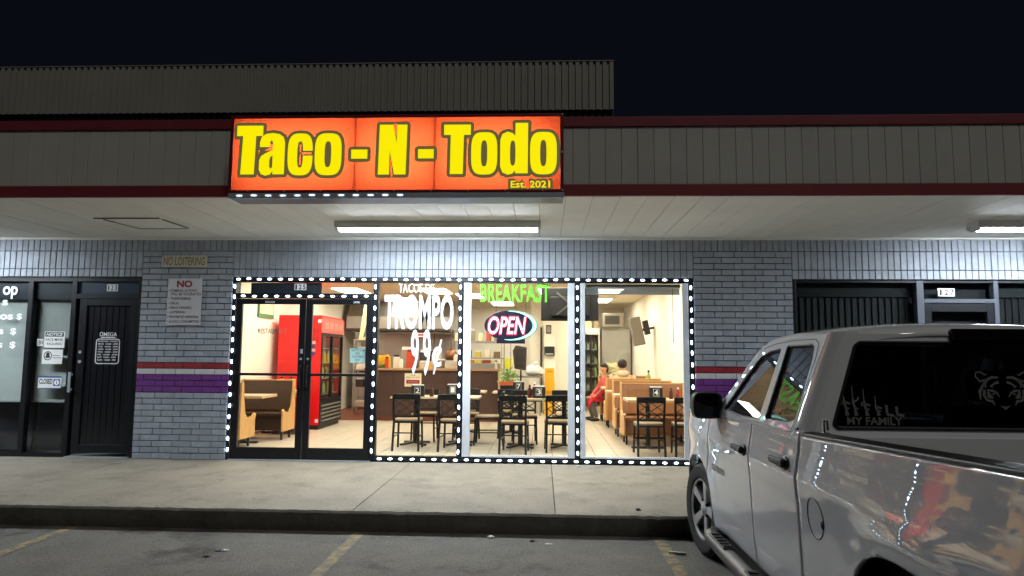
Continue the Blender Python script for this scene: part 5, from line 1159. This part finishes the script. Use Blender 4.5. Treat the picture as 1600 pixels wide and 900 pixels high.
    mo = mm.build('mirror', PBLK, tk, smooth=50, clean=True); MB().prism([(x_, z_) for x_, z_ in oval(s * 1.015, 1.232, .098, .085, 28, 4.5)], 'y', -.6145, -.611).build('mirror_glass', mat('mirror_glass', srgb(20, 22, 26), .05, metal=.6), mo)
    MB().bar((s * .88, -.62, 1.20), (s * .98, -.56, 1.20), .05, .07, (0, 0, 1)).build('mirror_arm', PBLK, mo)
    # lamps
    MB().grid([[(s * (.60 + .06 * k), .90 - .05 * k * k * .25, z) for z in (.80, .9, 1.02)] for k in range(5)]).build('headlight', mat('lamp_clear', srgb(200, 205, 210), .08, metal=.6), tk, solid=.03); MB().box(*sorted((s * .80, s * .905)), -4.40, -4.30, .78, 1.22).build('tail_lamp', mat('tail_red', srgb(130, 10, 14), .15, coat=.8), tk, bevel=.012)
def make_wheel(xc, yc, s, steer):
    w = bpy.data.objects.new('wheel', None); C.objects.link(w); w.parent = tk; w.location = (xc, yc, .365); w.rotation_euler = (0, 0, steer)
    R = .365
    MB().lathe([(.235, s * -.11), (.26, s * -.115), (.33, s * -.118), (.352, s * -.10), (R, s * -.07), (R, s * .06), (.354, s * .094), (.333, s * .112), (.27, s * .114), (.245, s * .106), (.237, s * .09)], ax='x', n=48).build('tyre', RUB, w, smooth=35)
    for k in range(44):
        a_ = 2 * pi * k / 44
        MB().box(min(-s * .06, s * .085), max(-s * .06, s * .085), -.012, .012, R - .004, R + .003, Matrix.Rotation(a_, 3, 'X'), (0, 0, 0)).build('tread_block', RUB, w)
    MB().lathe([(.238, s * .092), (.230, s * .098), (.222, s * .088), (.215, s * .02), (.21, s * -.08)], ax='x', n=48).build('rim', DALLOY, w, smooth=35)
    MB().lathe([(.238, s * .094), (.234, s * .102), (.224, s * .098), (.219, s * .086)], ax='x', n=48).build('rim_edge', ALLOY, w, smooth=35)
    MB().lathe([(0, s * .03), (.20, s * .02)], ax='x', n=32).build('brake_disc', mat('disc_dark', srgb(40, 40, 42), .5, metal=.6), w)
    for k in range(5):
        a_ = 2 * pi * k / 5 + .3; Rm = Matrix.Rotation(a_, 3, 'X')
        m_ = MB(); pr = [(-.034, .05), (-.040, .13), (-.052, .222), (.052, .222), (.040, .13), (.034, .05)]
        lo = [Rm @ Vector((s * .045, a, b)) for a, b in pr]; hi = [Rm @ Vector((s * (.096 - .018 * (1 - (b - .05) / .17)), a * .82, b)) for a, b in pr]
        m_.add(lo + hi, [(6, 7, 8, 9, 10, 11)] + [(i, (i + 1) % 6, 6 + (i + 1) % 6, 6 + i) for i in range(6)]); m_.build('spoke', ALLOY, w, bevel=.005)
        hl = Rm @ Vector((0, 0, .075)); hl = Matrix.Rotation(.63, 3, 'X') @ hl; MB().cyl((s * .06, hl.y * .95, hl.z * .95), (s * .088, hl.y * .95, hl.z * .95), .011, n=8).build('lug_nut', DALLOY, w)
    MB().lathe([(0, s * .098), (.022, s * .096), (.034, s * .088), (.062, s * .080), (.072, s * .05)], ax='x', n=24).build('hub_cap', ALLOY, w, smooth=35)
for s in (-1, 1): make_wheel(s * .845, 0, s, rad(7)); make_wheel(s * .845, -3.25, s, 0)
# roof
rr = []
for y, dz, wsc in ((-.98, -.075, .985), (-1.02, -.048, 1), (-1.12, -.012, 1), (-1.3, .008, 1), (-1.6, .018, 1), (-1.9, .012, 1), (-2.04, .002, .995), (-2.10, -.012, .955), (-2.135, -.034, .92), (-2.15, -.06, .90)):
    e_ = 1.708 + dz; rr.append([(x * wsc, y + .10 * (1 - (x / .73) ** 2) * (1 if y > -1.2 else 0) - .012 * (1 - (x / .73) ** 2) * (1 if y < -2 else 0), e_ + .062 * (1 - abs(x / .73) ** 3) - (.028 if abs(x) > .722 else 0)) for x in [-.738, -.72, -.69, -.62, -.5, -.3, -.1, .1, .3, .5, .62, .69, .72, .738]])
MB().grid(rr).build('roof', PAINT, tk, smooth=50, clean=True, solid=.02)
# cab back with rear window
ol = [(-.905, .52), (.905, .52), (.905, 1.15), (.86, 1.21), (.68, 1.66), (.64, 1.715), (-.64, 1.715), (-.68, 1.66), (-.86, 1.21), (-.905, 1.15)]
gl = [(-.758, 1.255), (-.74, 1.236), (.74, 1.236), (.758, 1.255), (.625, 1.648), (.60, 1.668), (-.60, 1.668), (-.625, 1.648)]
def back_y(z): return -2.185 + max(0, z - 1.2) * .085
me = curve_mesh([ol, gl[::-1]])
for v in me.vertices: v.co = Vector((v.co.x, back_y(v.co.y), v.co.y))
me.materials.clear(); me.materials.append(PAINT); o_ = place('cab_back', me, None, tk); md = o_.modifiers.new('solid', 'SOLIDIFY'); md.thickness = .02; md.offset = 0
me = curve_mesh([gl], .004)
for v in me.vertices: v.co = Vector((v.co.x, back_y(v.co.y) - .004, v.co.y))
me.materials.clear(); me.materials.append(DTINT); rg_ = place('rear_glass', me, None, tk)
pth = [(a, back_y(b) - .010, b) for a, b in gl]; MB().tube(pth + [pth[0]], .010, 6).build('rear_glass_seal', PBLK, tk, smooth=60)
# decals on the rear glass
DEC = mat('grey_decal', srgb(104, 106, 106), .7)
def decal(loops, name='decal', off=0.0):
    me = curve_mesh(loops, off)
    for v in me.vertices: v.co = Vector((v.co.x, back_y(v.co.y) - .0085, v.co.y))
    me.materials.clear(); me.materials.append(DEC); return place(name, me, None, rg_)
me = text_mesh('MY FAMILY', .025); xs_ = [v.co.x for v in me.vertices]; a, b = min(xs_), max(xs_); h_ = max(v.co.y for v in me.vertices)
for v in me.vertices: z = 1.254 + v.co.y / h_ * .038; v.co = Vector((-.690 + (v.co.x - a) / (b - a) * .275, back_y(z) - .0085, z))
me.materials.clear(); me.materials.append(DEC); place('decal_lettering', me, None, rg_)
# row of upright rifle and pistol shapes, tallest first
def stroke(p, w):   # thick polyline
    out = []
    for i in range(len(p)):
        a = Vector(p[max(0, i - 1)]); b = Vector(p[min(len(p) - 1, i + 1)]); d = (b - a).normalized(); nrm = Vector((-d.y, d.x)); ww = w[i] if isinstance(w, (list, tuple)) else w
        out.append((tuple(Vector(p[i]) + nrm * ww / 2), tuple(Vector(p[i]) - nrm * ww / 2)))
    return [q[0] for q in out] + [q[1] for q in out[::-1]]
bx = [-.700, -.655, -.600, -.543, -.490, -.440]; hg = [.155, .15, .135, .10, .055, .048]
for k, (x, hh) in enumerate(zip(bx, hg)):
    z0 = 1.298
    if k < 4:
        decal([stroke([(x, z0 + hh), (x + .001, z0 + hh * .62), (x + .002, z0 + hh * .45), (x + .010, z0 + hh * .2), (x + .014, z0)], [.004, .006, .013, .012, .020])])
        decal([stroke([(x + .004, z0 + hh * .45), (x + .022, z0 + hh * .52 if k == 1 else z0 + hh * .40), (x + .032, z0 + hh * .62 if k == 1 else z0 + hh * .38)], .010)]); decal([stroke([(x + .008, z0 + hh * .28), (x + .026, z0 + hh * .22)], .008)])
        if k in (0, 2): decal([stroke([(x - .012, z0 + hh * .5), (x - .010, z0 + hh * .35)], .008)])
    else: decal([stroke([(x, z0 + hh), (x + .003, z0 + .004)], .013)]); decal([stroke([(x + .003, z0 + .007), (x + .036, z0 + .002)], .013)])
# tiger face, mirrored strokes
TC = (.098, 1.455)
half = [([(-.02, .040), (-.05, .042), (-.075, .030), (-.088, .008), (-.086, -.012)], [.010, .014, .014, .010, .006]), ([(-.02, .018), (-.042, .010), (-.062, -.006), (-.05, -.012)], [.016, .010, .012, .004]),
        ([(-.095, -.020), (-.098, -.05), (-.085, -.074), (-.06, -.078), (-.05, -.098)], [.012, .016, .012, .014, .004]), ([(-.078, -.028), (-.072, -.055), (-.055, -.062)], [.010, .024, .010]), ([(-.082, -.022), (-.055, -.026), (-.035, -.036), (-.022, -.058)], [.006, .012, .010, .004]),
        ([(-.118, -.072), (-.118, -.030), (-.095, .008), (-.083, .030)], [.006, .016, .010, .006]), ([(-.085, .028), (-.112, .020), (-.132, .045), (-.128, .065), (-.105, .068), (-.085, .054), (-.075, .056)], [.012, .010, .008, .008, .008, .008, .006]), ([(-.045, -.040), (-.060, -.045)], [.008, .004])]
for pts, w in half:
    for s in (-1, 1): decal([stroke([(TC[0] - s * a * -1 if False else TC[0] + s * -a * -1, TC[1] + b) for a, b in pts], w)], 'tiger_decal')
decal([[(TC[0] - .028, TC[1] - .098), (TC[0] - .012, TC[1] - .104), (TC[0] + .012, TC[1] - .104), (TC[0] + .028, TC[1] - .098), (TC[0], TC[1] - .122)]], 'tiger_decal')
# third brake lamp
MB().prism([(-.14, 1.676), (.24, 1.676), (.245, 1.742), (-.145, 1.742)], 'y', -2.178, -2.150).build('brake_lamp', mat('smoked_lamp', srgb(20, 7, 8), .12, coat=.5), tk, bevel=.008)
# windshield, hood, nose
MB().grid([[(x * (.80 - .14 * t_), -.36 - .68 * t_ + .10 * (1 - (x) ** 2), 1.15 + .52 * t_) for x in frange(-1, 1, 12)] for t_ in frange(0, 1, 6)]).build('windshield', TINT, tk, smooth=60)
MB().grid([[(x * .845 * (1 - .05 * max(0, y)), y - .07 * (x * x) * (1 if y > .7 else 0), 1.135 - .045 * max(0, y + .3) ** 1.3 + .045 * (1 - abs(x) ** 4) + (.02 if .35 < abs(x) < .6 else 0) - (.05 if y > .88 else 0)) for x in frange(-1, 1, 20)] for y in (-.42, -.2, 0, .2, .4, .6, .75, .86, .90)]).build('hood', PAINT, tk, smooth=60, solid=.02)
MB().box(-.62, .62, .78, .90, .62, 1.04).build('grille', PBLK, tk, bevel=.02)
for k in range(4): MB().box(-.60, .60, .901, .915, .66 + k * .095, .70 + k * .095).build('grille_bar', CHROME, tk)
MB().prism([(-.86, .70), (-.80, .90), (-.5, .965), (.5, .965), (.80, .90), (.86, .70), (.80, .70), (.76, .84), (-.76, .84), (-.80, .70)], 'z', .40, .60).build('front_bumper', CHROME, tk, bevel=.02)
MB().box(-.74, .74, -.35, .75, .38, 1.02).build('engine_bay', PBLK, tk)
# cabin
for x in (-.40, .40):
    st_ = MB(); st_.box(x - .25, x + .25, -1.45, -.95, .55, .78); o_ = st_.build('seat', PBLK, tk, bevel=.05, seg=3); MB().box(x - .24, x + .24, -1.58, -1.44, .72, 1.32, Matrix.Rotation(rad(10), 3, 'X')).build('seat_back', mat('seat_grey', srgb(58, 56, 54), .85), tk, bevel=.05, seg=3); MB().box(x - .12, x + .12, -1.62, -1.53, 1.34, 1.52).build('headrest', MATS['seat_grey'], tk, bevel=.035, seg=3)
MB().box(-.70, .70, -2.10, -1.95, .6, 1.25).build('rear_bench', MATS['seat_grey'], tk, bevel=.04); MB().box(-.78, .78, -.75, -.45, .85, 1.14).build('dashboard', PBLK, tk, bevel=.04)
MB().lathe([(.175, -.012), (.19, 0), (.175, .012), (.163, 0), (.175, -.012)], (-.40, -.80, 1.10), ax='y', n=28).build('steering_wheel', PBLK, tk, smooth=60)
MB().box(-.86, .86, -2.16, -.36, .30, .45).build('cab_floor', PBLK, tk)
# bed
MB().box(-.86, .86, -4.30, -2.215, .62, .66).build('bed_floor', BEDL, tk)
for s in (-1, 1):
    MB().grid([[(s * .845, y, z) for z in (.661, 1.0, rail(y) - .03)] for y in (-2.215, -4.3)]).build('bed_inner_wall', BEDL, tk, solid=.02)
    MB().add([p for y in (-2.196, -4.36) for p in ((s * .815, y, rail(y) - .045), (s * .815, y, rail(y) + .012), (s * .875, y, rail(y) + .018), (s * .926, y, rail(y) + .010), (s * .926, y, rail(y) - .006))], [(0, 1, 6, 5), (1, 2, 7, 6), (2, 3, 8, 7), (3, 4, 9, 8), (4, 3, 2, 1, 0), (5, 6, 7, 8, 9)]).build('rail_cap', PBLK, tk, bevel=.006)
MB().box(-.86, .86, -2.232, -2.206, .66, 1.20).build('bed_front_wall', PAINT, tk, bevel=.006); MB().box(-.80, .80, -4.38, -4.31, .62, 1.28).build('tailgate', PAINT, tk, bevel=.015); MB().box(-.92, .92, -4.56, -4.40, .42, .60).build('rear_bumper', CHROME, tk, bevel=.03)
MB().tube([(-.85, -2.30, rail(-2.3) + .015), (-.852, -2.30, rail(-2.3) + .075), (-.835, -2.30, rail(-2.3) + .075), (-.833, -2.30, rail(-2.3) + .03)], .006, 8).box(-.862, -.826, -2.32, -2.28, rail(-2.3) + .012, rail(-2.3) + .022).build('tie_down', CHROME, tk)
MB().box(-.45, .45, -4.0, .5, .30, .42).build('chassis', PBLK, tk); MB().cyl((-.72, 0, .365), (.72, 0, .365), .05).build('axle', PBLK, tk); MB().cyl((-.72, -3.25, .365), (.72, -3.25, .365), .05).build('axle', PBLK, tk)

# ================================================================== SMALL LITTER
PAP = mat('litter_white', srgb(206, 204, 200), .7); FOIL = mat('foil', srgb(190, 200, 220), .25, metal=.9); DKL = mat('litter_dark', srgb(46, 40, 34), .8)
def crumple(name, label, x, y, z, sx, sy, sz, m_, rz=0):
    b_ = MB().ball((0, 0, sz), (sx, sy, sz), 9, 6)
    for i, v in enumerate(b_.v): b_.v[i] = (v[0] * random.uniform(.6, 1.2), v[1] * random.uniform(.6, 1.2), max(0, v[2] * random.uniform(.7, 1.15)))
    o = b_.build(name, m_); o.location = (x, y, z); o.rotation_euler = (0, 0, rz); tag(o, label, 'litter'); return o
MB_ = MB().bar((0, 0, .008), (.13, -.03, .008), .022, .014, (0, 0, 1)).build('paper_straw', PAP); MB_.location = (1.03, -3.27, GZ + .004); tag(MB_, 'white folded paper strip on the asphalt beside the pickup wheel', 'litter')
crumple('foil_scrap', 'shiny crumpled foil scrap on the asphalt in the middle bay', -2.58, -3.45, GZ, .06, .026, .006, FOIL, .1); crumple('paper_scrap', 'crumpled white paper at the foot of the kerb', -.44, -2.90, GZ, .035, .022, .012, PAP, .3)
crumple('leaf_scrap', 'dark crumpled leaf in the bay right of the worn line', -.08, -3.0, GZ, .028, .018, .008, DKL, .4); crumple('paper_scrap', 'small flat paper beside the crumpled leaf on the asphalt', .06, -3.06, GZ, .035, .02, .004, PAP, -.3); crumple('bottle_cap', 'tiny dark scrap near the foil on the asphalt', -2.62, -3.62, GZ, .035, .02, .006, DKL)
crumple('paper_scrap', 'white paper scrap on the sidewalk before the right window', .47, -.14, 0, .05, .02, .008, PAP, .2); crumple('leaf_scrap', 'dark leaf lying on the sidewalk at the kerb corner by the wheel', .88, -2.6, 0, .03, .02, .01, DKL)
